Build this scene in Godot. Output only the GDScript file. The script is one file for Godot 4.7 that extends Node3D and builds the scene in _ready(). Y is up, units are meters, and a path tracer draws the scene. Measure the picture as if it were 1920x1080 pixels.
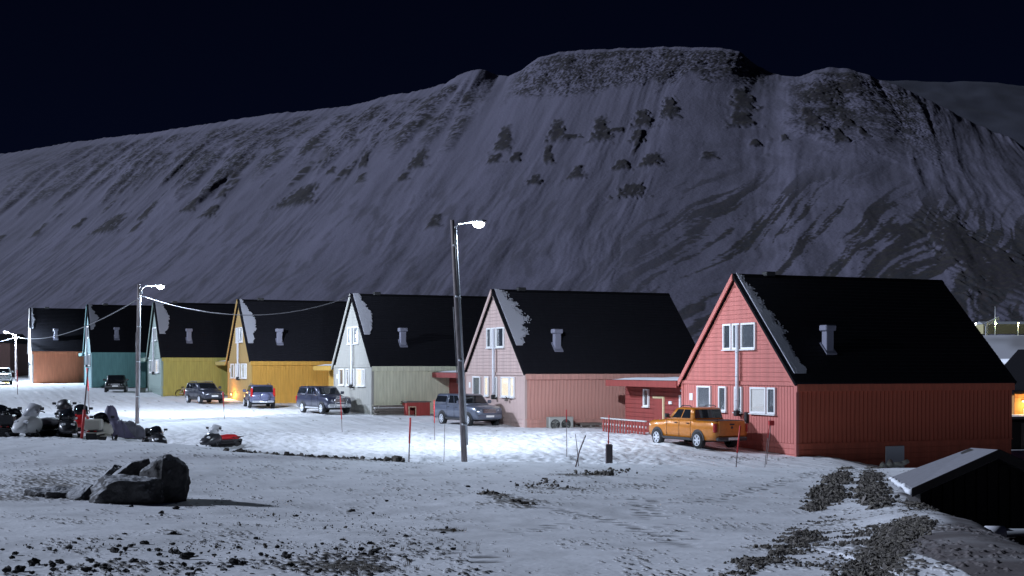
extends Node3D
# A row of steep gabled timber houses in an arctic valley at night, street lamps, parked cars, a mountain behind.
# X is to the right, D is the distance away from the camera (world z = -D), y is up; metres.

const TH := 0.3827          # the houses' ridges all point this way
const EYE := 3.5            # height of the camera
var used := {}
var M := {}
var noi := {}
var rng := RandomNumberGenerator.new()

# ------------------------------------------------------------------ mesh helpers
class MB:
	var st := SurfaceTool.new()
	var n := 0
	func _init(smooth := false):
		st.begin(Mesh.PRIMITIVE_TRIANGLES)
		st.set_smooth_group(0 if smooth else -1)
	func tri(a: Vector3, b: Vector3, c: Vector3):
		st.add_vertex(a); st.add_vertex(b); st.add_vertex(c); n += 1
	func quad(a: Vector3, b: Vector3, c: Vector3, d: Vector3):
		tri(a, b, c); tri(a, c, d)
	func face(p: Array, inside: Vector3):          # a flat convex face, wound so that its front looks away from «inside»
		var nn: Vector3 = (p[1] - p[0]).cross(p[2] - p[0])
		var mid := Vector3.ZERO
		for q in p: mid += q
		mid /= p.size()
		var flip: bool = nn.dot(inside - mid) < 0.0
		for i in range(1, p.size() - 1):
			if flip: tri(p[0], p[i + 1], p[i])
			else: tri(p[0], p[i], p[i + 1])
	func hexa(p: Array):                            # 8 corners: bottom 0..3 round, top 4..7 round
		var c := Vector3.ZERO
		for q in p: c += q
		c /= 8.0
		for f in [[0, 1, 2, 3], [4, 5, 6, 7], [0, 1, 5, 4], [1, 2, 6, 5], [2, 3, 7, 6], [3, 0, 4, 7]]:
			face([p[f[0]], p[f[1]], p[f[2]], p[f[3]]], c)
	func box(c: Vector3, s: Vector3, b := Basis()):
		var h := s * 0.5
		var p := []
		for yy in [-1, 1]:
			for q in [[-1, -1], [1, -1], [1, 1], [-1, 1]]:
				p.append(c + b * Vector3(q[0] * h.x, yy * h.y, q[1] * h.z))
		hexa(p)
	func bbox(c: Vector3, s: Vector3, ch: float, b := Basis()):   # a box with chamfered edges
		var h := s * 0.5
		var c2: float = min(ch, min(h.x, min(h.y, h.z)) * 0.9)
		var pts := []
		for sx in [-1, 1]:
			for sy in [-1, 1]:
				for sz in [-1, 1]:
					pts.append([Vector3(sx * h.x, sy * (h.y - c2), sz * (h.z - c2)), Vector3(sx * (h.x - c2), sy * h.y, sz * (h.z - c2)), Vector3(sx * (h.x - c2), sy * (h.y - c2), sz * h.z)])
		var at := func(i: int, k: int) -> Vector3: return c + b * (pts[i][k] as Vector3)
		for f in [[0, 1, 3, 2, 0], [4, 5, 7, 6, 0], [0, 1, 5, 4, 1], [2, 3, 7, 6, 1], [0, 2, 6, 4, 2], [1, 3, 7, 5, 2]]:
			face([at.call(f[0], f[4]), at.call(f[1], f[4]), at.call(f[2], f[4]), at.call(f[3], f[4])], c)
		for e in [[0, 1, 0, 1], [2, 3, 0, 1], [4, 5, 0, 1], [6, 7, 0, 1], [0, 2, 0, 2], [1, 3, 0, 2], [4, 6, 0, 2], [5, 7, 0, 2], [0, 4, 1, 2], [1, 5, 1, 2], [2, 6, 1, 2], [3, 7, 1, 2]]:
			face([at.call(e[0], e[2]), at.call(e[1], e[2]), at.call(e[1], e[3]), at.call(e[0], e[3])], c)
		for i in 8:
			face([at.call(i, 0), at.call(i, 1), at.call(i, 2)], c)
	func rings(list: Array, cap := true):           # joins closed loops of equal length
		var m: int = list[0].size()
		var cen := []
		for r in list:
			var c := Vector3.ZERO
			for q in r: c += q
			cen.append(c / m)
		for k in list.size() - 1:
			for i in m:
				var j := (i + 1) % m
				var ins: Vector3 = (cen[k] + cen[k + 1]) * 0.5
				face([list[k][i], list[k][j], list[k + 1][j]], ins)
				face([list[k][i], list[k + 1][j], list[k + 1][i]], ins)
		if cap:
			for e in [0, list.size() - 1]:
				var ins: Vector3 = cen[1] if e == 0 else cen[list.size() - 2]
				for i in m:
					face([cen[e], list[e][i], list[e][(i + 1) % m]], ins)
	func tube(path: Array, radii: Array, seg := 8, cap := true):
		var list := []
		for k in path.size():
			var dir: Vector3 = (path[min(k + 1, path.size() - 1)] - path[max(k - 1, 0)]).normalized()
			var u := dir.cross(Vector3(0.31, 0.2, 0.93) if absf(dir.y) > 0.9 else Vector3.UP).normalized()
			var w := dir.cross(u).normalized()
			var ring := []
			var r: float = radii[min(k, radii.size() - 1)]
			for i in seg:
				var a := TAU * i / seg
				ring.append(path[k] + u * cos(a) * r + w * sin(a) * r)
			list.append(ring)
		rings(list, cap)
	func lathe(c: Vector3, axis: Vector3, prof: Array, seg := 20):   # prof: [along, radius]
		var u := axis.cross(Vector3.UP if absf(axis.y) < 0.9 else Vector3.RIGHT).normalized()
		var w := axis.cross(u).normalized()
		var list := []
		for p in prof:
			var ring := []
			for i in seg:
				var a := TAU * i / seg
				ring.append(c + axis * p[0] + (u * cos(a) + w * sin(a)) * p[1])
			list.append(ring)
		rings(list, true)
	func prism(poly: PackedVector2Array, o: Vector3, ex: Vector3, ey: Vector3, depth: Vector3):
		var idx := Geometry2D.triangulate_polygon(poly)
		var pts := []
		for q in poly: pts.append(o + ex * q.x + ey * q.y)
		for i in range(0, idx.size(), 3):
			var f := [pts[idx[i]], pts[idx[i + 1]], pts[idx[i + 2]]]
			var mid: Vector3 = (f[0] + f[1] + f[2]) / 3.0
			face(f, mid + depth)
			face([f[0] + depth, f[1] + depth, f[2] + depth], mid)
		var area := 0.0
		for i in poly.size():
			var j := (i + 1) % poly.size()
			area += poly[i].x * poly[j].y - poly[j].x * poly[i].y
		for i in poly.size():
			var j := (i + 1) % poly.size()
			var e: Vector2 = poly[j] - poly[i]
			var inn := Vector2(-e.y, e.x) * signf(area)
			var a: Vector3 = pts[i]
			var b: Vector3 = pts[j]
			face([a, b, b + depth, a + depth], (a + b + depth) * 0.5 + ex * inn.x + ey * inn.y)
	func done() -> ArrayMesh:
		st.generate_normals()
		return st.commit()

func numbered(called: String) -> String:
	if not used.has(called):
		used[called] = 0
		return called
	used[called] += 1
	return "%s_%03d" % [called, used[called]]

func thing(called: String, label: String, category: String, at := Vector3.ZERO, turn := 0.0, group := "") -> Node3D:
	var o := Node3D.new()
	o.name = numbered(called)
	add_child(o, true)
	o.position = at
	o.rotation.y = turn
	o.set_meta("label", label)
	o.set_meta("category", category)
	if group: o.set_meta("group", group)
	return o

func put(called: String, mesh, m: Material, parent: Node3D = null) -> MeshInstance3D:
	var o := MeshInstance3D.new()
	if mesh is MB: o.mesh = (mesh as MB).done()
	else: o.mesh = mesh as Mesh
	o.material_override = m
	if parent == null:
		o.name = numbered(called)
		add_child(o, true)
	else:
		var nm := called
		var k := 0
		while parent.has_node(nm):
			k += 1
			nm = "%s_%03d" % [called, k]
		o.name = nm
		parent.add_child(o, true)
	return o

func tag(o: Node, label: String, category: String, group := "") -> Node:
	o.set_meta("label", label)
	o.set_meta("category", category)
	if group: o.set_meta("group", group)
	return o

func kind(o: Node, k: String) -> Node:
	o.set_meta("kind", k)
	return o

func dup(o: Node3D, at: Vector3, turn: float, label: String, group := "") -> Node3D:
	var r: Node3D = o.duplicate()
	r.name = numbered(String(o.name).rstrip("0123456789_"))
	add_child(r, true)
	r.position = at
	r.rotation.y = turn
	r.set_meta("label", label)
	if group: r.set_meta("group", group)
	return r

func W(x: float, y: float, d: float) -> Vector3:
	return Vector3(x, y, -d)

func G(x: float, d: float, up := 0.0) -> Vector3:      # on the ground
	return Vector3(x, gy(x, d) + up, -d)

# ------------------------------------------------------------------ materials
func mat(c: Color, rough := 0.8, metal := 0.0) -> StandardMaterial3D:    # c holds linear (real-world) values
	var m := StandardMaterial3D.new()
	m.albedo_color = c.linear_to_srgb()
	m.roughness = rough
	m.metallic = metal
	return m

func noise(s: int, f: float, oct := 4, type := FastNoiseLite.TYPE_SIMPLEX_SMOOTH) -> FastNoiseLite:
	var n := FastNoiseLite.new()
	n.seed = s
	n.frequency = f
	n.noise_type = type
	n.fractal_octaves = oct
	return n

func ntex(s: int, f: float, size := 512, lo := 0.0, hi := 1.0, oct := 5, type := FastNoiseLite.TYPE_SIMPLEX_SMOOTH) -> NoiseTexture2D:
	var t := NoiseTexture2D.new()
	t.width = size; t.height = size
	t.seamless = true
	t.noise = noise(s, f, oct, type)
	var g := Gradient.new()
	g.set_color(0, Color(lo, lo, lo)); g.set_color(1, Color(hi, hi, hi))
	t.color_ramp = g
	return t

func relief(m: StandardMaterial3D, t: Texture2D, cm: float, scale: Vector3, world := true):
	m.heightmap_enabled = true
	m.heightmap_texture = t
	m.heightmap_scale = cm
	m.uv1_triplanar = true
	m.uv1_world_triplanar = world
	m.uv1_scale = scale

func wood(c: Color, t: Texture2D) -> StandardMaterial3D:
	var m := mat(c, 0.75)
	m.albedo_texture = t
	m.uv1_triplanar = true
	m.uv1_scale = Vector3(0.9, 0.10, 0.9)
	return m

func glow(c: Color, e: float) -> StandardMaterial3D:
	var m := mat(Color(0.6, 0.6, 0.6), 0.5)
	m.emission_enabled = true
	m.emission = c
	m.emission_energy_multiplier = e
	return m

func make_materials():
	var grime := ntex(3, 0.010, 512, 0.86, 1.0, 6)
	M.grime = grime
	var crumb := ntex(11, 0.03, 1024, 0.0, 1.0, 6)
	M.snow = mat(Color(1, 1, 1), 0.85)
	M.snow.vertex_color_use_as_albedo = true
	relief(M.snow, crumb, 0.45, Vector3(0.23, 0.23, 0.23))
	M.rock_slope = mat(Color(1, 1, 1), 0.95)
	M.rock_slope.vertex_color_use_as_albedo = true
	M.rock_slope.albedo_texture = ntex(17, 0.05, 1024, 0.75, 1.0, 6)
	relief(M.rock_slope, ntex(15, 0.02, 1024, 0, 1, 6), 30.0, Vector3(0.012, 0.012, 0.012))
	M.pure_snow = mat(Color(0.8, 0.82, 0.86), 0.9)
	M.thin_snow = mat(Color(0.46, 0.46, 0.52), 0.9)
	M.roof = mat(Color(0.007, 0.007, 0.009), 0.8)
	M.slate = mat(Color(0.019, 0.019, 0.025), 0.75)
	M.slate.metallic_specular = 0.2
	M.roof.metallic_specular = 0.2
	M.slate.albedo_texture = grime
	M.slate.uv1_triplanar = true
	M.slate.uv1_scale = Vector3(0.5, 0.5, 0.5)
	M.white = mat(Color(0.78, 0.78, 0.78), 0.5)
	M.offwhite = wood(Color(0.62, 0.62, 0.6), grime)
	M.glass = mat(Color(0.05, 0.06, 0.07, 0.12), 0.05)
	M.glass.transparency = BaseMaterial3D.TRANSPARENCY_ALPHA
	M.dark_glass = mat(Color(0.012, 0.014, 0.018), 0.06)
	M.curtain = mat(Color(0.13, 0.145, 0.165), 0.9)
	M.dim_pane = mat(Color(0.05, 0.06, 0.075), 0.3)
	M.lit = glow(Color(1.0, 0.90, 0.72), 1.25)
	M.lit_soft = glow(Color(0.95, 0.97, 1.0), 0.35)
	M.pipe_white = mat(Color(0.62, 0.62, 0.66), 0.45)
	M.vent_grey = mat(Color(0.20, 0.20, 0.26), 0.6)
	M.metal = mat(Color(0.42, 0.43, 0.46), 0.42, 0.7)
	M.galv = mat(Color(0.5, 0.52, 0.55), 0.5, 0.4)
	M.black = mat(Color(0.012, 0.012, 0.014), 0.55)
	M.rubber = mat(Color(0.018, 0.018, 0.02), 0.85)
	M.plastic = mat(Color(0.03, 0.03, 0.034), 0.45)
	M.alloy = mat(Color(0.50, 0.51, 0.54), 0.38, 0.35)
	M.chrome = mat(Color(0.7, 0.7, 0.72), 0.15, 0.9)
	M.headlight = mat(Color(0.75, 0.77, 0.8), 0.12)
	M.taillight = mat(Color(0.35, 0.012, 0.012), 0.15)
	M.plate = mat(Color(0.75, 0.75, 0.74), 0.4)
	M.pole_wood = wood(Color(0.36, 0.31, 0.31), ntex(21, 0.02, 256, 0.6, 1.0))
	M.pole_wood.uv1_scale = Vector3(3, 0.35, 3)
	M.red_paint = mat(Color(0.5, 0.03, 0.03), 0.5)
	M.grey_rod = mat(Color(0.16, 0.12, 0.12), 0.7)
	M.stone = mat(Color(0.045, 0.042, 0.04), 0.9)
	M.stone.albedo_texture = ntex(31, 0.03, 512, 0.45, 1.0)
	relief(M.stone, ntex(33, 0.02, 512, 0, 1, 6), 4.0, Vector3(0.7, 0.7, 0.7))
	M.boulder = mat(Color(1, 1, 1), 0.9)
	M.boulder.vertex_color_use_as_albedo = true
	M.boulder.albedo_texture = ntex(35, 0.006, 1024, 0.55, 1.0, 6)
	relief(M.boulder, ntex(36, 0.005, 1024, 0, 1, 7), 7.0, Vector3(0.5, 0.5, 0.5))
	M.gravel = mat(Color(0.135, 0.125, 0.115), 0.95)
	M.gravel.vertex_color_use_as_albedo = true
	M.grass = mat(Color(0.10, 0.075, 0.045), 0.9)
	M.cable = mat(Color(0.13, 0.13, 0.145), 0.6)
	M.old_wood = wood(Color(0.20, 0.17, 0.15), grime)
	M.dark_wood = wood(Color(0.035, 0.03, 0.03), grime)
	M.post_wood = wood(Color(0.10, 0.08, 0.085), grime)
	M.lamp_head = mat(Color(0.35, 0.36, 0.38), 0.4, 0.6)
	M.lamp_light = glow(Color(0.92, 0.95, 1.0), 14.0)

# ------------------------------------------------------------------ the lie of the land
func sm(a: float, b: float, x: float) -> float:
	var t := clampf((x - a) / (b - a), 0.0, 1.0)
	return t * t * (3.0 - 2.0 * t)

func tab(k: Array, v: Array, x: float) -> float:
	if x <= k[0]: return v[0]
	for i in k.size() - 1:
		if x < k[i + 1]:
			var t: float = (x - k[i]) / (k[i + 1] - k[i])
			t = t * t * (3.0 - 2.0 * t) * 0.5 + t * 0.5
			return lerpf(v[i], v[i + 1], t)
	return v[-1]

const KD := [0.0, 6.0, 12.0, 25.0, 35.0, 46.0]
const EDGE_D := [0.0, 10.0, 12.5, 14.0, 17.0, 20.5, 24.0, 27.5, 33.0, 40.0, 48.0]
const EDGE_X := [4.4, 4.8, 5.0, 5.35, 6.05, 6.85, 7.6, 8.25, 9.6, 12.0, 15.5]

func gy(x: float, d: float) -> float:
	var a := x / maxf(d, 4.0)
	var yl := tab(KD, [1.9, 1.85, 1.6, 1.02, 1.0, 1.05], d)
	var yc := tab(KD, [1.9, 1.8, 1.55, 0.85, 0.52, 0.26], d)
	var yr := tab(KD, [1.9, 1.8, 1.6, 0.72, 0.32, 0.02], d)
	var yf := 0.0
	if a < -0.03: yf = lerpf(yc, yl, sm(-0.03, -0.36, a))
	else: yf = lerpf(yc, yr, sm(-0.03, 0.24, a))
	var pl := -0.35 + 0.0232 * (d - 57.0)
	if d > 200.0: pl = 2.97 + (d - 200.0) * 0.0006
	if d < 57.0: pl = -0.35 - 0.012 * (57.0 - d)
	var yb := pl
	if d < 110.0:
		yb = maxf(pl, lerpf(pl, tab([44.0, 60.0, 70.0, 95.0, 110.0], [0.92, 0.34, 0.37, 0.52, 0.4], d), sm(-0.27, -0.33, a)))
	# ploughed bank along the near side of the road
	var berm := sm(49.0, 63.0, d) * (1.0 - sm(64.0, 78.0, d)) * sm(0.09, 0.03, a) * sm(-0.30, -0.16, a)
	yb += berm * 0.30
	# a low rise where the orange pickup stands
	yb += 0.27 * exp(-pow((x - 6.5) / 5.0, 2.0) - pow((d - 64.0) / 5.5, 2.0))
	# the ground drops past the last house
	yb -= 0.75 * sm(12.5, 18.0, x) * (1.0 - sm(75.0, 90.0, d))
	var db := 45.5
	var y := lerpf(yf, yb, sm(db, db + 4.0, d))
	# hollow on the right, behind the gravel mound
	if x > 3.5 and d < 50.0:
		var ex := tab(EDGE_D, EDGE_X, d)
		y -= 1.75 * sm(0.0, 2.6, x - ex) * (1.0 - sm(33.0, 46.0, d))
		var crest := exp(-pow((x - ex + 0.55) / 0.9, 2.0)) * sm(9.0, 15.0, d) * (1.0 - sm(24.0, 31.0, d))
		y += crest * 0.22
	# terrace with the lit town on the far right
	if d > 190.0 and a > 0.2:
		y += sm(0.22, 0.33, a) * (8.5 * sm(200.0, 330.0, d) + 0.8 * sm(360.0, 420.0, d))
	return y

func to_ground(u: float, v: float) -> Vector3:      # the spot on the ground seen at (u, v) of the 1920 x 1080 photograph
	var a := (u - 960.0) / 2500.0
	var b := (690.0 - v) / 2500.0
	var d := 8.0
	while d < 190.0:
		if EYE + b * d <= gy(a * d, d): break
		d += 0.06 + d * 0.002
	return G(a * d, d)

# ------------------------------------------------------------------ ground
var prints := {}

func add_print(x: float, d: float, turn: float, l := 0.17, w := 0.075):
	var k := Vector2i(floori(x / 0.5), floori(d / 0.5))
	for ox in [-1, 0, 1]:
		for od in [-1, 0, 1]:
			var q: Vector2i = k + Vector2i(ox, od)
			if not prints.has(q): prints[q] = []
			prints[q].append([x, d, cos(turn), sin(turn), l, w])

func trail(pts: Array, step: float, wide: float):
	var last := Vector2.INF
	var side := 1.0
	for i in pts.size() - 1:
		var a := to_ground(pts[i][0], pts[i][1])
		var b := to_ground(pts[i + 1][0], pts[i + 1][1])
		var p := Vector2(a.x, -a.z)
		var q := Vector2(b.x, -b.z)
		var dir := (q - p).normalized()
		var n := int(p.distance_to(q) / step)
		for k in n:
			side = -side
			var c := p + dir * step * (k + rng.randf() * 0.3) + Vector2(-dir.y, dir.x) * (wide * side + rng.randf_range(-0.05, 0.05))
			add_print(c.x, c.y, dir.angle() + rng.randf_range(-0.3, 0.3), rng.randf_range(0.10, 0.16), rng.randf_range(0.11, 0.19))

func print_at(x: float, d: float) -> float:
	var k := Vector2i(floori(x / 0.5), floori(d / 0.5))
	if not prints.has(k): return 0.0
	var best := 0.0
	for p in prints[k]:
		var dx: float = x - p[0]
		var dd: float = d - p[1]
		var e := Vector2((dx * p[2] + dd * p[3]) / p[4], (-dx * p[3] + dd * p[2]) / p[5]).length()
		best = maxf(best, 1.0 - sm(0.6, 1.25, e))
	return best

func blob(x: float, d: float, list: Array) -> float:    # soft patches [x, d, rx, rd, strength]
	var s := 0.0
	for p in list:
		var q := Vector2((x - p[0]) / p[2], (d - p[1]) / p[3]).length_squared()
		if q < 6.0: s += exp(-q) * p[4]
	return s

func patches(list: Array) -> Array:      # photo spots -> ground patches
	var out := []
	for p in list:
		var g := to_ground(p[0], p[1])
		out.append([g.x, -g.z, p[2], p[3], p[4]])
	return out

func grid_mesh(cols: int, rows: int, P: PackedVector3Array, C: PackedColorArray) -> ArrayMesh:
	var N := PackedVector3Array()
	N.resize(P.size())
	var I := PackedInt32Array()
	I.resize((cols - 1) * (rows - 1) * 6)
	var w := 0
	for r in rows:
		for c in cols:
			var i := r * cols + c
			var e := P[i + (1 if c < cols - 1 else 0)] - P[i - (1 if c > 0 else 0)]
			var f := P[i + (cols if r < rows - 1 else 0)] - P[i - (cols if r > 0 else 0)]
			var nn := e.cross(f).normalized()
			N[i] = nn if nn.y > 0.0 else -nn
			if c < cols - 1 and r < rows - 1:
				I[w] = i; I[w + 1] = i + cols; I[w + 2] = i + 1
				I[w + 3] = i + 1; I[w + 4] = i + cols; I[w + 5] = i + cols + 1
				w += 6
	# make the upper side the front: clockwise seen from above
	if (P[cols] - P[0]).cross(P[1] - P[0]).y > 0.0:
		for k in range(0, I.size(), 3):
			var t := I[k + 1]
			I[k + 1] = I[k + 2]; I[k + 2] = t
	var arr := []
	arr.resize(Mesh.ARRAY_MAX)
	arr[Mesh.ARRAY_VERTEX] = P
	arr[Mesh.ARRAY_NORMAL] = N
	arr[Mesh.ARRAY_COLOR] = C
	arr[Mesh.ARRAY_INDEX] = I
	var m := ArrayMesh.new()
	m.add_surface_from_arrays(Mesh.PRIMITIVE_TRIANGLES, arr)
	return m

func build_ground():
	trail([[1192, 938], [1270, 946], [1345, 944], [1372, 925], [1440, 912], [1500, 897], [1520, 888]], 0.36, 0.12)
	trail([[1200, 944], [1212, 958], [1222, 968], [1240, 976]], 0.3, 0.16)
	trail([[1205, 950], [1240, 985], [1300, 1012], [1335, 1025]], 0.8, 0.12)
	trail([[1030, 955], [1100, 968], [1180, 985], [1240, 1005], [1320, 1026]], 0.34, 0.05)
	trail([[960, 1000], [1010, 990], [1070, 977]], 0.5, 0.04)
	trail([[860, 1035], [900, 1045], [940, 1068]], 0.5, 0.05)
	var soil := patches([[935, 935, 0.35, 0.9, 1.0], [965, 945, 0.5, 0.8, 1.0], [985, 955, 0.25, 0.5, 0.9], [1060, 893, 0.7, 0.9, 1.0], [1115, 890, 0.5, 1.0, 0.9],
		[1045, 916, 0.9, 0.8, 0.75], [1170, 912, 1.0, 0.9, 0.6], [835, 995, 0.3, 0.5, 1.0], [700, 1045, 0.6, 1.0, 0.32], [770, 1030, 0.6, 0.9, 0.32], [655, 1065, 0.5, 0.5, 0.9],
		[330, 1060, 1.1, 0.8, 0.25], [100, 1065, 1.0, 0.8, 0.22], [560, 1068, 1.2, 0.9, 0.28],
		[60, 915, 1.4, 1.6, 0.7], [25, 938, 1.0, 1.0, 0.6], [110, 890, 1.3, 3.0, 0.5], [205, 942, 0.5, 0.7, 0.7],
		[1572, 890, 0.45, 2.2, 0.7], [1545, 935, 0.45, 1.6, 0.7], [1637, 890, 0.4, 2.0, 0.7], [1638, 935, 0.4, 1.8, 0.7], [1740, 948, 0.4, 1.4, 0.7], [1695, 990, 0.4, 1.3, 0.7], [1660, 1030, 0.4, 1.0, 0.7], [1625, 1070, 0.45, 0.8, 0.7], [1530, 990, 0.5, 1.0, 0.4], [1490, 1030, 0.5, 0.8, 0.4],
		[1400, 862, 2.5, 1.2, 0.6], [640, 862, 3.5, 0.8, 0.55], [560, 856, 2.5, 0.7, 0.5]])
	var n1 := noise(1, 0.10, 4)
	var n2 := noise(2, 0.9, 4)
	var n3 := noise(3, 9.0, 4)
	var n4 := noise(4, 0.35, 4)
	var streak := noise(5, 0.5, 4)
	var cols := 780
	var rows := 1030
	var P := PackedVector3Array(); P.resize(cols * rows)
	var C := PackedColorArray(); C.resize(cols * rows)
	for r in rows:
		var d := 0.0
		if r < 15: d = lerpf(3.0, 8.0, r / 15.0)
		elif r < 655: d = 1.0 / lerpf(1.0 / 8.0, 1.0 / 42.0, (r - 15) / 640.0)
		elif r < 885: d = lerpf(42.0, 82.0, (r - 655) / 230.0)
		elif r < 980: d = 82.0 * pow(205.0 / 82.0, (r - 885) / 95.0)
		else: d = 205.0 * pow(3600.0 / 205.0, (r - 980) / 49.0)
		for c in cols:
			var a := -0.47 + 0.94 * c / (cols - 1.0)
			if c < 12: a -= (12 - c) * (12 - c) * 0.006
			if c > cols - 13: a += (c - cols + 13) * (c - cols + 13) * 0.006
			var x := a * d
			var y := gy(x, d)
			var col := Color(0.74, 0.755, 0.79)
			if d < 190.0:
				var rough := n1.get_noise_2d(x, d)
				y += rough * 0.10 * sm(6.0, 20.0, d)
				var fine := n2.get_noise_2d(x, d)
				y += fine * 0.010
				if d > 40.0:      # lumpy ploughed snow between the brow and the road
					var lump := sm(43.0, 50.0, d) * (1.0 - sm(66.0, 78.0, d)) * (1.0 - sm(0.09, 0.16, a))
					y += lump * (absf(n4.get_noise_2d(x, d * 0.8)) * 0.16 + n2.get_noise_2d(x * 1.7, d * 1.2) * 0.085)
					# wheel tracks along the road
					var road := sm(66.0, 74.0, d) if a > -0.3 else sm(90.0, 96.0, d)
					if a > 0.08: road = sm(50.0, 54.0, d)
					var tr := streak.get_noise_2d((x * 0.92 + d * 0.38) * 2.2, (d * 0.92 - x * 0.38) * 0.14)
					y += road * tr * 0.04
					var packed := road * (0.62 + 0.5 * tr)
					col = col.lerp(Color(0.66, 0.66, 0.67), clampf(packed, 0.0, 1.0) * 0.75)
				var e := n3.get_noise_2d(x * 0.8, d * 0.55)
				var mid := n2.get_noise_2d(x * 0.7 + 40.0, d * 0.45)
				var fore := 1.0 - sm(42.0, 48.0, d)
				# bare soil and dead grass coming through the thin snow
				var s := blob(x, d, soil) * 1.15
				s += fore * (0.16 + 0.16 * n1.get_noise_2d(x * 0.9 + 9.0, d * 0.7))
				var th := s * 0.72 + e * 1.0 + mid * 0.45
				var soil_amt := sm(0.57, 0.80, th)
				var soft := n2.get_noise_2d(x * 0.45 + 17.0, d * 0.16 + 3.0) + 0.6 * n2.get_noise_2d(x * 1.6, d * 0.5)
				col = col.lerp(Color(0.42, 0.425, 0.44), fore * sm(0.0, 0.6, soft) * 0.35)
				var grey := sm(0.18, 0.62, th) * 0.20 * fore
				col = col.lerp(Color(0.36, 0.36, 0.37), grey)
				col = col.lerp(Color(0.062, 0.054, 0.044).lerp(Color(0.14, 0.125, 0.11), sm(-0.3, 0.4, mid - e)), soil_amt)
				y += soil_amt * 0.02
				# wind-packed ridges on the left and bare slope on the right-hand mound
				if x > 4.0 and d < 34.0:
					var ex := tab(EDGE_D, EDGE_X, d)
					var off := x - ex + lerpf(1.35, 0.15, sm(12.0, 23.0, d))
					var bare := sm(0.0, 0.45, off + 0.5 * n1.get_noise_2d(x * 3.0, d * 0.6) + 0.12 * mid)
					var st := streak.get_noise_2d(x * 0.6 + d * 0.2, d * 1.8)
					col = col.lerp(Color(0.125, 0.11, 0.112), bare * clampf(0.95 + st * 0.35, 0.0, 1.0))
				if d > 9.0 and d < 50.0:
					var pr := print_at(x, d)
					if pr > 0.0:
						y -= pr * 0.02
						col = col.lerp(Color(0.07, 0.065, 0.065), pr * 0.80)
				var k := 1.0 + fine * 0.10 + e * 0.05
				col = Color(col.r * k, col.g * k, col.b * k)
			else:
				var f := n1.get_noise_2d(x * 0.3, d * 0.3)
				col = Color(0.55, 0.56, 0.6).lerp(Color(0.2, 0.19, 0.19), sm(0.0, 0.4, f) * 0.7)
			P[r * cols + c] = Vector3(x, y, -d)
			C[r * cols + c] = col
	kind(put("ground", grid_mesh(cols, rows, P, C), M.snow), "structure")

# ------------------------------------------------------------------ mountain
const RIDGE := [[-2191, 386, 3300], [-1467, 390, 2800], [-883, 373, 2300], [-687, 364, 2120], [-515, 350, 1950], [-324, 338, 1760], [-211, 327, 1650], [-145, 326, 1580], [-78, 322, 1500], [-56, 328, 1470],
	[-35, 328, 1450], [-14, 321, 1450], [3, 317, 1420], [31, 331, 1400], [77, 330, 1370], [128, 323, 1330], [191, 314, 1290], [217, 306, 1275], [234, 291, 1270], [250, 279, 1250], [266, 274, 1230], [284, 277, 1215],
	[308, 273, 1205], [328, 260, 1190], [363, 233, 1150], [392, 201, 1100], [405, 178, 1055], [419, 134, 960], [454, 77, 880], [493, 32, 800]]
# rock outcrops on the slope: [place along the ridge, place down the slope, half width, half height in metres]
const CRAGS := [[12.69, 0.268, 7, 12], [13.89, 0.262, 7, 10], [14.22, 0.284, 9, 2], [14.74, 0.268, 8, 11], [15.03, 0.272, 7, 2], [15.44, 0.235, 8, 8], [15.46, 0.292, 6, 5], [7.84, 0.262, 5, 8], [9.68, 0.295, 8, 9], [9.56, 0.35, 5, 4],
	[8.13, 0.332, 5, 5], [13.93, 0.416, 5, 4], [13.93, 0.338, 4, 8], [14.63, 0.402, 6, 5], [15.34, 0.383, 6, 4], [15.86, 0.369, 9, 5], [15.67, 0.461, 11, 5], [12.73, 0.334, 7, 4], [13.25, 0.334, 5, 4], [12.11, 0.517, 6, 5],
	[15.92, 0.202, 7, 10], [17.7, 0.142, 10, 11], [17.74, 0.208, 10, 7], [17.04, 0.34, 6, 3], [18.32, 0.282, 4, 3], [20.34, 0.194, 7, 10], [20.94, 0.091, 14, 9], [21.29, 0.249, 5, 6], [21.52, 0.194, 5, 6], [21.97, 0.225, 3, 5],
	[19.38, 0.26, 3, 3], [4.95, 0.352, 7, 10], [4.66, 0.391, 18, 10], [3.92, 0.389, 6, 8], [4.29, 0.375, 5, 6], [5.45, 0.348, 9, 7], [5.8, 0.383, 9, 6], [5.72, 0.317, 6, 5], [7.05, 0.367, 20, 10], [5.02, 0.414, 5, 6],
	[3.59, 0.418, 10, 7], [7.28, 0.286, 5, 4], [23.67, 0.605, 18, 24], [23.98, 0.614, 6, 10]]
const RUN := 680.0

func ridge_at(s: float) -> Vector3:
	var i := clampi(int(floor(s)), 0, RIDGE.size() - 2)
	var f := s - i
	var p: Array = RIDGE[i]
	var q: Array = RIDGE[i + 1]
	var o: Array = RIDGE[maxi(i - 1, 0)]
	var n: Array = RIDGE[mini(i + 2, RIDGE.size() - 1)]
	var h := cubic_interpolate(p[1], q[1], o[1], n[1], f)
	return Vector3(lerpf(p[0], q[0], f), h, lerpf(p[2], q[2], f))

func slope_of(r: Vector3, e: Vector3, t: float) -> Vector3:      # r: the ridge, e: the evened-out ridge that the slope below follows
	var k := sm(0.0, 0.15, t)
	return Vector3(lerpf(r.x, e.x, k) - 0.22 * RUN * t, lerpf(r.y, e.y, k) * pow(1.0 - t, 1.35), lerpf(r.z, e.z, k) - 0.975 * RUN * t)

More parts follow.
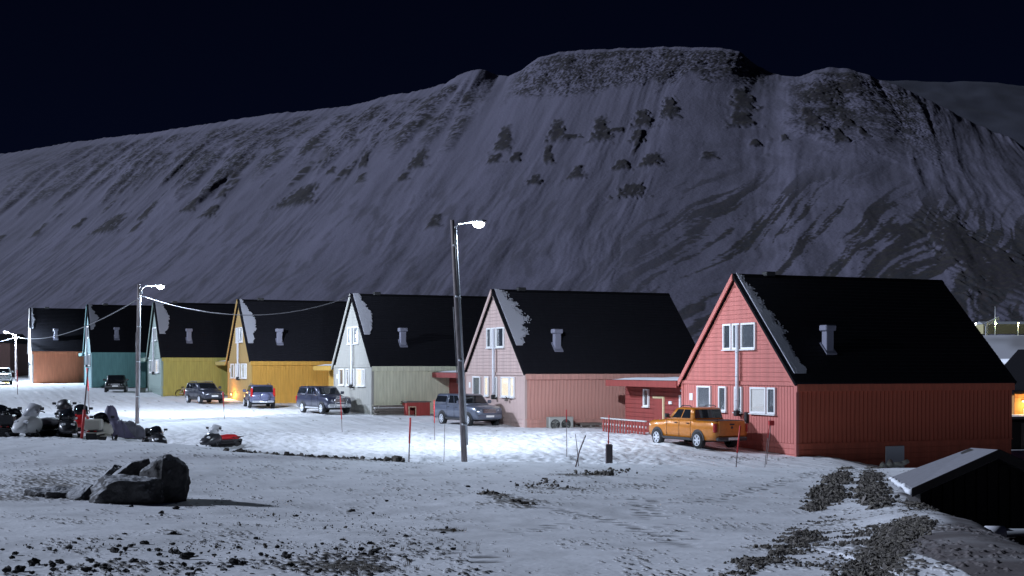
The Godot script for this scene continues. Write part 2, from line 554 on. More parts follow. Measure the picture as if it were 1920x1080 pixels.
func even_ridge(s: float) -> Vector3:
	var a := Vector3.ZERO
	var w := 0.0
	for k in range(-8, 9):
		var q := exp(-k * k / 24.0)
		a += ridge_at(clampf(s + k * 0.4, 0.0, 29.0)) * q
		w += q
	return a / w

func build_mountain():
	var cols := 1250
	var rows := 390
	var back := 6
	# columns spaced by distance along the ridge as it is seen: closer together where it is nearer
	var S := PackedFloat32Array()
	var acc := [0.0]
	var fine := 600
	for k in fine:
		var p := ridge_at(29.0 * k / fine)
		var q := ridge_at(29.0 * (k + 1) / fine)
		var s0 := 29.0 * k / fine
		acc.append(acc[-1] + absf(q.x / q.z - p.x / p.z) * (1.0 if s0 > 1.6 and s0 < 27.5 else 0.12) + 0.00002)
	var j := 0
	for c in cols:
		var want: float = acc[-1] * c / (cols - 1.0)
		while j < fine - 1 and acc[j + 1] < want: j += 1
		S.append(29.0 * (j + (want - acc[j]) / (acc[j + 1] - acc[j])) / fine)
	var along := noise(41, 0.012, 4)
	var gully := noise(42, 0.016, 5)
	var mid := noise(43, 0.03, 5)
	var sharp := noise(44, 0.13, 4)
	var cell := noise(45, 0.07, 4)
	var rib_n := noise(46, 0.011, 3)
	var P := PackedVector3Array(); P.resize(cols * rows)
	var C := PackedColorArray(); C.resize(cols * rows)
	var rock_in := PackedFloat32Array(); rock_in.resize(cols * rows)
	var T := PackedFloat32Array(); T.resize(rows)
	for r in rows:
		T[r] = -0.35 * (1.0 - float(r) / back) if r < back else 0.985 * pow((r - back) / (rows - 1.0 - back), 1.12)
	# stamp the crags
	for k in CRAGS:
		var p := slope_of(ridge_at(k[0]), even_ridge(k[0]), k[1])
		var c0 := 0
		while c0 < cols - 1 and S[c0] < k[0]: c0 += 1
		for side in [-1, 1]:
			var c := c0 if side > 0 else c0 - 1
			while c >= 0 and c < cols:
				var near := false
				var rr := ridge_at(S[c])
				var re := even_ridge(S[c])
				for r in range(back, rows):
					var q := slope_of(rr, re, T[r])
					var dy: float = (q.y - p.y) / (k[3] * 1.35)
					if dy < -1.9: break
					if dy > 1.6: continue
					# ribs are wide at the foot, ragged and narrow above, and lean with the fall line
					var dx: float = (q.x - p.x) / k[2] - dy * 0.25
					var e: float = absf(dx) * (1.0 + 0.35 * dy) + sharp.get_noise_2d(q.x * 1.3, q.y * 0.9) * 0.75
					var vv := 1.0 - sm(0.55, 1.05, maxf(e, absf(dy) * 0.8 + 0.3 * sharp.get_noise_2d(q.x * 2.0 + 50.0, q.y)))
					if absf(dx) < 2.2: near = true
					if vv > rock_in[r * cols + c]: rock_in[r * cols + c] = vv
				if not near: break
				c += side
	var dist := 0.0
	for c in cols:
		var s := S[c]
		var R := ridge_at(s)
		var RE := even_ridge(s)
		if c > 0: dist += Vector2(R.x, R.z).distance_to(Vector2(ridge_at(S[c - 1]).x, ridge_at(S[c - 1]).z))
		var cap := sm(11.6, 12.6, s) * (1.0 - sm(17.6, 19.0, s))            # summit cliff
		var left := sm(1.0, 4.0, s) * (1.0 - sm(10.6, 11.4, s))             # gullied cliff band
		var butt := sm(18.6, 20.4, s) * (1.0 - sm(23.2, 24.6, s))           # buttress on the right
		var right := sm(13.5, 18.5, s)                                     # thin snow on the right
		for r in rows:
			var t := T[r]
			var q: Vector3
			var i := r * cols + c
			if t < 0.0:
				q = Vector3(R.x - 0.22 * RUN * t, R.y + 30.0 * t, R.z - 0.975 * RUN * t)
				P[i] = Vector3(q.x, q.y, -q.z)
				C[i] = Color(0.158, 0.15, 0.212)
				continue
			q = slope_of(R, RE, t)
			var lat := dist + along.get_noise_2d(dist * 0.5, t * 210.0) * 26.0 * t     # fall lines wander a little
			var g1 := gully.get_noise_2d(lat * 0.9, t * 70.0)
			var g2 := gully.get_noise_2d(lat * 2.4 + 500.0, t * 300.0)
			var g3 := gully.get_noise_2d(lat * 6.0 + 900.0, t * 800.0)
			var m := mid.get_noise_2d(lat, t * 520.0)
			var sp := sharp.get_noise_2d(lat * 0.9, t * 620.0)
			var fs := sharp.get_noise_2d(lat * 1.7 + 60.0, t * 1300.0)
			var env := sm(0.0, 0.05, t)
			# buttresses that stand out of the upper slope, with gullies between them
			var rib := absf(rib_n.get_noise_2d(lat, t * 60.0)) * 2.0            # 0 in a gully, about 1 on a rib
			var rib2 := rib_n.get_noise_2d(lat * 1.7 + 300.0, t * 90.0)
			var lay := sin(q.y * 0.50 + 2.6 * m + 1.2 * g1)                    # level beds of rock
			var lay2 := sin(q.y * 1.15 + 3.0 * sp)
			var crest := sharp.get_noise_1d(dist * 0.4) * 1.3 + mid.get_noise_1d(dist * 0.4) * 1.8
			var lift := crest * (1.0 - sm(0.0, 0.06, t)) + (g1 * 2.6 + g2 * 0.7 * sm(0.1, 0.4, t)) * env
			var rk := 0.0
			if cap > 0.0:
				var lo := 0.145 - 0.055 * sm(14.5, 17.5, s) + 0.03 * rib2
				var face := cap * sm(0.006, 0.016, t) * (1.0 - sm(lo - 0.025, lo + 0.01, t + m * 0.04))
				rk = maxf(rk, face * sm(-0.12, 0.12, fs * 1.1 + sp * 0.5 + lay * 0.12 + m * 0.6 + 0.06))
				lift += face * (1.0 + m * 1.6 + lay * 0.4 + fs * 1.0)
			if left > 0.0:
				var low := 0.20 + 0.11 * (rib - 0.5)
				var inb := sm(0.015, 0.05, t) * (1.0 - sm(low, low + 0.09, t + m * 0.05))
				var expo := sm(0.05, 0.50, rib + 0.7 * m + 0.45 * sp)
				rk = maxf(rk, left * inb * expo * sm(-0.12, 0.12, lay * 0.10 + fs * 1.0 + sp * 0.5 + m * 0.7 - 0.04 + 0.25 * sm(0.5, 1.0, (t - 0.02) / maxf(low, 0.05))) * (0.7 + 0.3 * sm(2.0, 6.5, s)))
				lift += left * inb * (rib * 5.0 + m * 1.6 + fs * 0.7)
			if butt > 0.0:
				var inb2 := sm(0.004, 0.03, t) * (1.0 - sm(0.17, 0.33, t + m * 0.1 - 0.06 * rib2))
				rk = maxf(rk, butt * inb2 * sm(-0.12, 0.14, m * 0.9 + sp * 0.5 + fs * 0.7 + lay * 0.12 + 0.02))
				lift += butt * inb2 * (rib * 3.0 + lay * 0.3 + fs * 0.8)
			# a broken second band of outcrops lower down, each with a spur below it
			var mb_c := 0.295 + 0.02 * sin(s * 1.7) + 0.05 * g1
			var dt := (t - mb_c) / 0.045
			var spur := sm(0.30, 0.50, rib2 + 0.15 * m)
			var band := spur * (1.0 - sm(0.5, 1.0, absf(dt + 0.5 * m))) * sm(1.5, 3.5, s) * (1.0 - sm(20.5, 22.0, s))
			rk = maxf(rk, band * sm(-0.6, 0.0, lay * 0.5 + lay2 * 0.3 + sp * 0.6))
			lift += band * 1.1
			# ledges and crags stamped where they stand
			var crag := rock_in[i]
			rk = maxf(rk, crag * sm(-0.60, -0.35, sp * 0.6 + fs * 0.5 + lay * 0.15))
			lift += crag * (1.1 + 0.3 * lay)
			# scree: dark streaks down the fall line, strongest on the right
			var scree := sm(0.28, 0.50, t) * right
			var g4 := gully.get_noise_2d((lat + t * 230.0) * 2.6 + 1300.0, t * 130.0)
			var g5 := gully.get_noise_2d((lat + t * 230.0) * 7.0 + 1700.0, t * 330.0)
			var st := sm(-0.02, 0.10, g4 * 1.0 + g5 * 0.75 + m * 0.22 + fs * 0.25 - 0.02 + 0.20 * sm(19.0, 24.0, s) * sm(0.4, 0.65, t))
			rk = maxf(rk, scree * st * 0.95)
			var faint := sm(0.0, 0.34, g3 * 0.7 + g2 * 0.6) * sm(0.24, 0.5, t) * (1.0 - right) * 0.40
			rk = maxf(rk, faint)
			rk = maxf(rk, right * sm(0.05, 0.4, m + 0.2) * 0.22)
			P[i] = Vector3(q.x, q.y + lift * 0.83, -(q.z - lift * 0.5))
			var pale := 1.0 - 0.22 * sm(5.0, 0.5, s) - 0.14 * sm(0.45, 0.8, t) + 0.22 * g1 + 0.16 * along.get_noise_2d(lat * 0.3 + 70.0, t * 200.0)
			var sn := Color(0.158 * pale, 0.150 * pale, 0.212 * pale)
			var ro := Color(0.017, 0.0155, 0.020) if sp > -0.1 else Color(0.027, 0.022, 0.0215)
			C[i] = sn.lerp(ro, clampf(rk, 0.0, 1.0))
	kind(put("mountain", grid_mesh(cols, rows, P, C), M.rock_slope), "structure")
	# the higher plateau farther off
	var pc := 220
	var prr := 60
	var PP := PackedVector3Array(); PP.resize(pc * prr)
	var PC := PackedColorArray(); PC.resize(pc * prr)
	for r in prr:
		for c in pc:
			var x := lerpf(420.0, 2600.0, c / (pc - 1.0))
			var t := r / (prr - 1.0)
			var d := lerpf(2900.0, 1500.0, t)
			var top := 3.5 + (690.0 - (146.0 + 12.0 * sm(620.0, 1050.0, x))) / 2500.0 * 2500.0 + 6.0 * along.get_noise_1d(x * 0.4)
			var y := top if d > 2500.0 else top * (1.0 - 0.72 * pow((2500.0 - d) / 1000.0, 0.9))
			y += mid.get_noise_2d(x * 0.2, d * 0.2) * 8.0
			PP[r * pc + c] = Vector3(x, y, -d)
			PC[r * pc + c] = Color(0.048, 0.052, 0.08)
	kind(put("plateau", grid_mesh(pc, prr, PP, PC), M.rock_slope), "structure")

# ------------------------------------------------------------------ houses
# local frame of a house: x runs back along the ridge, the gable stands at x = 0 and looks to -x, z is across, the long side that we see is at +z
const HALF := 5.12
const EAVE := 3.1
const APEX := 8.08
const LONG := 11.75

func window(parent: Node3D, o: Vector3, ex: Vector3, ez: Vector3, w: float, h: float, look: String, bars := 0):
	# o: lower corner on the wall's face, ex: along the wall, ez: out of the wall
	var f := 0.085
	var b := Basis(ex, Vector3.UP, ez)
	var mb := MB.new()
	mb.box(o + ex * (w / 2) + Vector3.UP * (f / 2) + ez * 0.045, Vector3(w, f, 0.09), b)
	mb.box(o + ex * (w / 2) + Vector3.UP * (h - f / 2) + ez * 0.045, Vector3(w, f, 0.09), b)
	mb.box(o + ex * (f / 2) + Vector3.UP * (h / 2) + ez * 0.045, Vector3(f, h - 2 * f, 0.088), b)
	mb.box(o + ex * (w - f / 2) + Vector3.UP * (h / 2) + ez * 0.045, Vector3(f, h - 2 * f, 0.088), b)
	mb.box(o + ex * (w / 2) - Vector3.UP * 0.03 + ez * 0.07, Vector3(w + 0.08, 0.04, 0.14), b)
	for k in bars:
		mb.box(o + ex * (w * (k + 1) / (bars + 1)) + Vector3.UP * (h / 2) + ez * 0.045, Vector3(0.06, h - 2 * f, 0.08), b)
	var win := put("window", mb, M.white, parent)
	# what is seen behind the pane: a folded curtain or the lit room
	var c := MB.new(true)
	var n := int(maxf(6, w / 0.05))
	for k in n:
		var t0 := f + (w - 2 * f) * k / n
		var t1 := f + (w - 2 * f) * (k + 1) / n
		var d0 := 0.016 + 0.010 * sin(k * 1.9) if look != "dark" else 0.012
		var d1 := 0.016 + 0.010 * sin((k + 1) * 1.9) if look != "dark" else 0.012
		c.face([o + ex * t0 + Vector3.UP * f + ez * d0, o + ex * t1 + Vector3.UP * f + ez * d1, o + ex * t1 + Vector3.UP * (h - f) + ez * d1, o + ex * t0 + Vector3.UP * (h - f) + ez * d0], o + ex * t0 + Vector3.UP * h * 0.5 - ez)
	put("curtain", c, {"lit": M.lit, "soft": M.lit_soft, "dark": M.dim_pane}.get(look, M.curtain), win)
	var p := MB.new()
	p.box(o + ex * (w / 2) + Vector3.UP * (h / 2) + ez * 0.034, Vector3(w - 2 * f, h - 2 * f, 0.008), b)
	put("pane", p, M.glass, win)

func boards(wall: Node3D, single: bool, list: Array, m: Material):   # list of [centre, size, basis]
	var all := MB.new()
	var shared := {}
	for e in list:
		if single:
			var key := "%.3f %.3f %.3f" % [e[1].x, e[1].y, e[1].z]
			if not shared.has(key):
				var one := MB.new()
				one.bbox(Vector3.ZERO, e[1], 0.005)
				shared[key] = one.done()
			var o := put("board", shared[key], m, wall)
			o.position = e[0]
		else:
			all.box(e[0], e[1])
	if not single: kind(put("boards", all, m, wall), "stuff")

func house(called: String, label: String, c: Array, gcol: Color, scol: Color, single: bool, lit: Dictionary, snow: Array, seed_: int) -> Node3D:
	var at := W(c[0], c[1], c[2])
	var h := thing(called, label, "house", at, TH, "steep gabled houses in the row")
	var gm := wood(gcol, M.grime)
	var sm_ := wood(scol, M.grime)
	var zw := 4.93                                   # half width between the walls
	var slope := (APEX - EAVE) / HALF
	# front and back gable
	var poly := PackedVector2Array([Vector2(-zw, -1.2), Vector2(zw, -1.2), Vector2(zw, EAVE + (HALF - zw) * slope - 0.22), Vector2(0, APEX - 0.22), Vector2(-zw, EAVE + (HALF - zw) * slope - 0.22)])
	var g := MB.new()
	g.prism(poly, Vector3(0.06, 0, 0), Vector3(0, 0, 1), Vector3(0, 1, 0), Vector3(0.16, 0, 0))
	var gw := put("gable_wall", g, gm, h)
	var gb := MB.new()
	gb.prism(poly, Vector3(LONG - 0.2, 0, 0), Vector3(0, 0, 1), Vector3(0, 1, 0), Vector3(0.16, 0, 0))
	put("back_gable_wall", gb, sm_, h)
	var list := []
	# level boards in the upper gable
	var y := EAVE + 0.06
	var bh := 0.205
	while y + bh < APEX - 0.35:
		var half := (APEX - 0.30 - (y + bh)) / slope
		if half > 0.12: list.append([Vector3(0.035, y + bh / 2, 0), Vector3(0.05, bh - 0.010, half * 2)])
		y += bh
	# upright boards below
	var nb := 44
	var bw := zw * 2 / nb
	for k in nb: list.append([Vector3(0.041, 1.76, -zw + bw * (k + 0.5)), Vector3(0.038, 2.52, bw - 0.022)])
	# skirt
	for k in 6: list.append([Vector3(0.047, 0.38 - 0.24 * k, 0), Vector3(0.034, 0.215, zw * 2)])
	boards(gw, single, list, gm)
	var band := MB.new()
	band.box(Vector3(0.0, EAVE - 0.03, 0), Vector3(0.10, 0.16, zw * 2 + 0.1))
	put("belt_board", band, gm, h)
	# the long sides
	for sd in [1, -1]:
		var s := MB.new()
		s.box(Vector3(LONG / 2, 1.0, sd * (zw - 0.06)), Vector3(LONG - 0.42, 4.3, 0.12))
		var sw := put("side_wall", s, sm_, h)
		var l2 := []
		var ns := 52
		var w2 := (LONG - 0.1) / ns
		if sd > 0:
			for k in ns: l2.append([Vector3(0.1 + w2 * (k + 0.5), 1.68, zw + 0.012), Vector3(w2 - (0.04 if single else 0.075), 2.36, 0.045)])
			for k in 6: l2.append([Vector3(LONG / 2, 0.37 - 0.24 * k, zw + 0.02), Vector3(LONG - 0.12, 0.215, 0.034)])
			boards(sw, single, l2, sm_)
			var cap := MB.new()
			cap.box(Vector3(LONG / 2, 0.50, zw + 0.035), Vector3(LONG, 0.035, 0.09))
			put("skirt_cap", cap, sm_, h)
		var fa := MB.new()
		fa.bbox(Vector3(LONG / 2, EAVE - 0.19, sd * (HALF - 0.03)), Vector3(LONG + 0.02, 0.32, 0.05), 0.01)
		fa.box(Vector3(LONG / 2, EAVE - 0.33, sd * (HALF - 0.14)), Vector3(LONG - 0.1, 0.03, 0.20))
		put("fascia", fa, sm_, h)
	for sz in [1, -1]:
		var cb := MB.new()
		cb.box(Vector3(0.03, 1.05, sz * (zw + 0.01)), Vector3(0.14, 4.2, 0.13))
		put("corner_board", cb, gm, h)
	# roof: two thick slabs with stepped courses of slate
	var roof := MB.new()
	var n0 := Vector3(0, HALF, APEX - EAVE).normalized()
	for sd in [1, -1]:
		var nn := Vector3(0, n0.y, n0.z * sd)
		var e0 := Vector3(-0.12, EAVE, sd * HALF)
		var e1 := Vector3(LONG + 0.12, EAVE, sd * HALF)
		var r0 := Vector3(-0.12, APEX, 0)
		var r1 := Vector3(LONG + 0.12, APEX, 0)
		var dn := nn * -0.15
		roof.hexa([e0 + dn, e1 + dn, r1 + dn, r0 + dn, e0 - nn * 0.03, e1 - nn * 0.03, r1 - nn * 0.03, r0 - nn * 0.03])
	var rn := put("roof", roof, M.roof, h)
	var co := MB.new()
	var courses := 30
	for sd in [1, -1]:
		var nn := Vector3(0, n0.y, n0.z * sd)
		for k in courses:
			var t0 := float(k) / courses
			var t1 := float(k + 1) / courses
			var a0 := Vector3(-0.13, lerpf(EAVE, APEX, t0), sd * HALF * (1 - t0))
			var a1 := Vector3(-0.13, lerpf(EAVE, APEX, t1), sd * HALF * (1 - t1))
			var dx := Vector3(LONG + 0.26, 0, 0)
			var lo := nn * 0.022
			var hi := nn * 0.004
			co.face([a0 + lo, a0 + dx + lo, a1 + dx + hi, a1 + hi], a0 - nn * 5.0)
			co.face([a0 + lo, a0 + dx + lo, a0 + dx - nn * 0.035, a0 - nn * 0.035], a1 + dx * 0.5)
	kind(put("slate_courses", co, M.slate, rn), "stuff")
	var rc := MB.new()
	rc.prism(PackedVector2Array([Vector2(-0.16, -0.13), Vector2(0, 0.035), Vector2(0.16, -0.13), Vector2(0.13, -0.15), Vector2(0, -0.02), Vector2(-0.13, -0.15)]), Vector3(-0.14, APEX + 0.02, 0), Vector3(0, 0, 1), Vector3(0, 1, 0), Vector3(LONG + 0.28, 0, 0))
	put("ridge_cap", rc, M.roof, rn)
	var hv := MB.new()
	hv.bbox(Vector3(1.75, APEX + 0.07, 0.1), Vector3(0.5, 0.22, 0.4), 0.03)
	put("ridge_vent", hv, M.black, rn)
	# barge boards under the roof's edge
	for sd in [1, -1]:
		var bb := MB.new()
		var lo := Vector3(-0.06, EAVE - 0.40, sd * (HALF - 0.02))
		var hi := Vector3(-0.06, APEX - 0.40, 0)
		var u := Vector3(0, 0.30, 0)
		if sd < 0:      # the board on the left covers the roof's edge
			lo = Vector3(-0.19, EAVE - 0.26, sd * (HALF + 0.01))
			hi = Vector3(-0.19, APEX - 0.26, 0)
			u = Vector3(0, 0.30, 0)
		bb.hexa([lo, lo + Vector3(0.06, 0, 0), hi + Vector3(0.06, 0, 0), hi, lo + u, lo + u + Vector3(0.06, 0, 0), hi + u + Vector3(0.06, 0, 0), hi + u])
		put("barge_board", bb, gm, h)
	# roof ventilator on the visible slope
	var v := Node3D.new()
	v.name = "roof_ventilator"
	h.add_child(v, true)
	var vy := EAVE + (HALF - 3.62) * slope
	var vm := MB.new()
	vm.bbox(Vector3(2.55, vy + 0.38, 3.62), Vector3(0.38, 1.25, 0.38), 0.02)
	put("shaft", vm, M.vent_grey, v)
	var vc := MB.new()
	vc.bbox(Vector3(2.55, vy + 0.98, 3.62), Vector3(0.56, 0.26, 0.56), 0.04)
	put("cap", vc, M.vent_grey, v)
	var vf := MB.new()
	vf.hexa([Vector3(2.28, vy - 0.22, 3.92), Vector3(2.82, vy - 0.22, 3.92), Vector3(2.82, vy + 0.29, 3.4), Vector3(2.28, vy + 0.29, 3.4), Vector3(2.28, vy - 0.16, 3.95), Vector3(2.82, vy - 0.16, 3.95), Vector3(2.82, vy + 0.35, 3.4), Vector3(2.28, vy + 0.35, 3.4)])
	put("flashing", vf, M.vent_grey, v)
	# windows of the gable
	var up := 4.62
	for q in [[-1.0, 0.72, "u1"], [-0.16, 0.62, "u2"], [0.60, 1.2, "u3"]]:
		window(h, Vector3(-0.0, up, q[0]), Vector3(0, 0, 1), Vector3(-1, 0, 0), q[1], 1.2, lit.get(q[2], "curtain"))
	for q in [[-3.45, 1.28, "a", 0], [-1.42, 0.68, "b", 0], [0.0, 0.64, "c", 0], [1.35, 1.3, "d", 0], [2.76, 0.64, "e", 0]]:
		window(h, Vector3(0.012, 1.72, q[0]), Vector3(0, 0, 1), Vector3(-1, 0, 0), q[1], 1.18, lit.get(q[2], "curtain"), q[3])
	# white duct down the gable
	var duct := MB.new(true)
	duct.tube([Vector3(-0.16, 5.75, 0.42), Vector3(-0.16, 1.95, 0.42), Vector3(-0.17, 1.8, 0.42)], [0.085, 0.085, 0.075], 12)
	for yy in [2.3, 3.4, 4.5]: duct.tube([Vector3(-0.16, yy - 0.03, 0.42), Vector3(-0.16, yy + 0.03, 0.42)], [0.10], 12)
	put("duct", duct, M.pipe_white, h)
	var db := MB.new()
	db.bbox(Vector3(-0.16, 1.68, 0.44), Vector3(0.28, 0.26, 0.26), 0.03)
	put("duct_box", db, M.black, h)
	# number plate and small wall lamp beside the windows
	var np := MB.new()
	np.box(Vector3(0.0, 2.35, -4.1), Vector3(0.03, 0.34, 0.3))
	put("number_plate", np, M.white, h)
	# wind-blown snow held along the roof's front edge: [width along the ridge at the top, in the middle, at the foot, share of the slope it covers, ragged]
	var r := RandomNumberGenerator.new()
	r.seed = seed_
	var nz := noise(seed_, 0.9, 3)
	var sn := MB.new()
	var cellx := 0.06
	var celly := 0.10
	var len_ := sqrt(HALF * HALF + (APEX - EAVE) * (APEX - EAVE))
	for iy in int(len_ * snow[3] / celly):
		var t := 1.0 - iy * celly / len_
		var f: float = iy * celly / (len_ * snow[3])
		var wide: float = lerpf(snow[0], snow[1], f / 0.5) if f < 0.5 else lerpf(snow[1], snow[2], (f - 0.5) / 0.5)
		var ragged: float = snow[4] * sin(PI * clampf(f * 0.75 + 0.25, 0.0, 1.0))
		for ix in 48:
			var x := 0.06 + ix * cellx
			var e := (x - wide - 0.28 * nz.get_noise_2d(7.0, t * 9.0)) / maxf(ragged, 0.05) + nz.get_noise_2d(x * 3.0, t * 24.0) * 0.45
			if r.randf() < 1.0 - sm(-0.15, 0.75, e):
				var th := 0.035 + 0.015 * r.randf() if e < -0.3 else 0.02
				var p0 := Vector3(x, lerpf(EAVE, APEX, t), HALF * (1 - t)) + n0 * (0.022 + th / 2 - 0.005)
				var bas := Basis(Vector3(1, 0, 0), n0, Vector3(1, 0, 0).cross(n0))
				var wx := cellx * (1.08 if e < -0.3 else r.randf_range(0.6, 1.3))
				sn.box(p0 + Vector3(cellx / 2, 0, 0), Vector3(wx, th, celly * (1.04 if e < -0.3 else r.randf_range(0.4, 0.9))), bas)
	if sn.n > 0: kind(put("roof_snow", sn, M.thin_snow, rn), "stuff")
	return h

# the low entrance building that joins a house to its neighbour, in the frame of that house
func annex(label: String, h: Node3D, col: Color, full: bool, z1 := -13.2):
	var a := thing("entrance_annex", label, "annex", h.position, TH)
	var m := wood(col, M.grime)
	var z0 := -5.15
	var zc := (z0 + z1) / 2
	var wl := z0 - z1
	var b := MB.new()
	b.box(Vector3(2.6, 1.05, zc), Vector3(3.2, 3.5, wl))
	var wall := put("wall", b, m, a)
	var l := []
	for k in 12: l.append([Vector3(0.985, 2.62 - 0.235 * k, zc), Vector3(0.04, 0.21, wl - 0.02)])
	boards(wall, full, l, m)
	var r := MB.new()
	r.bbox(Vector3(2.1, 2.98, zc), Vector3(4.6, 0.30, wl - 0.06), 0.02)
	var rf := put("roof", r, M.roof, a)
	var fa := MB.new()
	fa.bbox(Vector3(-0.22, 2.94, zc), Vector3(0.06, 0.34, wl), 0.01)
	fa.box(Vector3(0.35, 2.80, zc), Vector3(1.1, 0.03, wl - 0.1))
	put("fascia", fa, m, a)
	var s := MB.new(true)
	var nz := noise(int(h.position.x * 10) + 900, 0.5, 3)
	var nx := 8
	var nzz := 26
	for i in nx:
		for k in nzz:
			var q := []
			for o in [[0, 0], [1, 0], [1, 1], [0, 1]]:
				var fx: float = (i + o[0]) / float(nx)
				var fz: float = (k + o[1]) / float(nzz)
				var edge: float = minf(minf(fx, 1 - fx) * 6.0, minf(fz, 1 - fz) * 12.0)
				q.append(Vector3(-0.12 + 4.3 * fx, 3.125 + minf(edge, 1.0) * (0.10 + 0.09 * nz.get_noise_2d(fx * 6, fz * 9)), z1 + 0.2 + (wl - 0.5) * fz))
			s.face(q, q[0] - Vector3.UP)
	put("roof_snow", s, M.pure_snow, rf)
	if not full: return a
	window(a, Vector3(0.96, 1.68, z0 - 5.75), Vector3(0, 0, 1), Vector3(-1, 0, 0), 0.62, 0.95, "dark")
	window(a, Vector3(0.96, 0.75, z0 - 1.75), Vector3(0, 0, 1), Vector3(-1, 0, 0), 0.75, 1.62, "curtain")
	var d := MB.new()
	d.bbox(Vector3(0.95, 1.10, z0 - 4.05), Vector3(0.06, 2.1, 0.98), 0.01)
	var door := put("door", d, m, a)
	var dfm := MB.new()
	dfm.box(Vector3(0.93, 2.2, z0 - 4.05), Vector3(0.09, 0.10, 1.18))
	dfm.box(Vector3(0.93, 1.05, z0 - 3.51), Vector3(0.09, 2.2, 0.10))
	put("door_frame", dfm, mat(Color(0.72, 0.60, 0.36), 0.6), door)
	var hd := MB.new()
	hd.tube([Vector3(0.90, 1.05, z0 - 3.7), Vector3(0.86, 1.05, z0 - 3.72), Vector3(0.86, 1.05, z0 - 3.84)], [0.014], 6)
	put("handle", hd, M.metal, door)
	var bx := MB.new()
	bx.bbox(Vector3(0.92, 1.95, z0 - 2.75), Vector3(0.10, 0.16, 0.28), 0.02)
	put("mail_box", bx, M.white, a)
	var lp := MB.new()
	lp.bbox(Vector3(0.6, 2.62, z0 - 0.9), Vector3(0.18, 0.14, 0.18), 0.03)
	put("ceiling_lamp", lp, M.white, a)
	# porch fence of upright slats
	var n := 0
	for k in 15:
		var sl := MB.new()
		sl.bbox(Vector3(-0.9, 0.38, z0 - 2.2 - 0.34 * k), Vector3(0.035, 1.25, 0.2 if k % 2 == 0 else 0.13), 0.008)
		put("slat", sl, m, a)
	var rl := MB.new()
	rl.bbox(Vector3(-0.9, 1.03, z0 - 4.6), Vector3(0.14, 0.07, 5.2), 0.015)
	rl.box(Vector3(-0.86, 0.15, z0 - 4.6), Vector3(0.04, 0.1, 5.1))
	rl.box(Vector3(-0.86, 0.72, z0 - 4.6), Vector3(0.04, 0.1, 5.1))
	put("fence_rail", rl, M.offwhite, a)
	var dk := MB.new()
	dk.box(Vector3(0.05, -0.1, z0 - 4.6), Vector3(1.86, 0.14, 5.2))
	put("deck", dk, M.old_wood, a)
	return a

# ------------------------------------------------------------------ vehicles: x forward, y up, z to the right, origin on the ground between the axles
func car_ring(x: float, b: float, t: float, w: float) -> Array:
	var r := []
	for q in [[-0.80, b], [-0.96, b + 0.05], [-1.0, lerpf(b, t, 0.35)], [-1.0, lerpf(b, t, 0.62)], [-0.975, t - 0.10], [-0.93, t - 0.035], [-0.84, t], [0.0, t + 0.018], [0.84, t], [0.93, t - 0.035], [0.975, t - 0.10], [1.0, lerpf(b, t, 0.62)], [1.0, lerpf(b, t, 0.35)], [0.96, b + 0.05], [0.80, b]]:
		r.append(Vector3(x, q[1], q[0] * w))
	return r

func cab_ring(y: float, xf: float, xr: float, w: float, cc: float) -> Array:
	return [Vector3(xf, y, -(w - cc * 2.2)), Vector3(xf, y, w - cc * 2.2), Vector3(xf - cc * 1.6, y, w - cc * 0.4), Vector3(xf - cc * 3.0, y, w), Vector3(xr + cc * 1.2, y, w), Vector3(xr, y, w - cc), Vector3(xr, y, -(w - cc)), Vector3(xr + cc * 1.2, y, -w), Vector3(xf - cc * 3.0, y, -w), Vector3(xf - cc * 1.6, y, -(w - cc * 0.4))]

func sheet(mb: MB, p: Array, out: Vector3, th := 0.014):      # a thin solid pane from its four corners
	var o := out.normalized() * th
	mb.hexa([p[0], p[1], p[2], p[3], p[0] + o, p[1] + o, p[2] + o, p[3] + o])

func wheel(v: Node3D, x: float, z: float, r: float, wd: float, snowy: bool):
	var o := signf(z)
	var ty := MB.new(true)
	ty.lathe(Vector3(x, r, z), Vector3(0, 0, o), [[-wd * 0.5, r * 0.62], [-wd * 0.5, r * 0.90], [-wd * 0.40, r * 0.985], [wd * 0.40, r * 0.985], [wd * 0.5, r * 0.92], [wd * 0.5, r * 0.66], [wd * 0.42, r * 0.64]], 28)
	var w := put("wheel", ty, M.rubber, v)
	var rim := MB.new()
	var c := Vector3(x, r, z + o * wd * 0.40)
	rim.lathe(c, Vector3(0, 0, o), [[-0.06, r * 0.66], [0.035, r * 0.66], [0.04, r * 0.58], [-0.03, r * 0.55]], 28)
	rim.lathe(c, Vector3(0, 0, o), [[-0.03, r * 0.16], [0.035, r * 0.15], [0.04, r * 0.09]], 14)
	for k in 6:
		var a := TAU * k / 6.0
		var d := Vector3(cos(a), sin(a), 0)
		var n := Vector3(-sin(a), cos(a), 0)
		rim.hexa([c + d * r * 0.1 - n * 0.045 - Vector3(0, 0, o * 0.02), c + d * r * 0.6 - n * 0.03 - Vector3(0, 0, o * 0.02), c + d * r * 0.6 + n * 0.03 - Vector3(0, 0, o * 0.02), c + d * r * 0.1 + n * 0.045 - Vector3(0, 0, o * 0.02), c + d * r * 0.1 - n * 0.045 + Vector3(0, 0, o * 0.03), c + d * r * 0.6 - n * 0.03 + Vector3(0, 0, o * 0.025), c + d * r * 0.6 + n * 0.03 + Vector3(0, 0, o * 0.025), c + d * r * 0.1 + n * 0.045 + Vector3(0, 0, o * 0.03)])
	put("rim", rim, M.alloy if not snowy else M.snowy_rim, w)
	var dk := MB.new()
	dk.lathe(c, Vector3(0, 0, o), [[-0.07, r * 0.6], [-0.05, r * 0.6]], 20)
	put("brake_disc", dk, M.plastic if not snowy else M.snowy_hub, w)

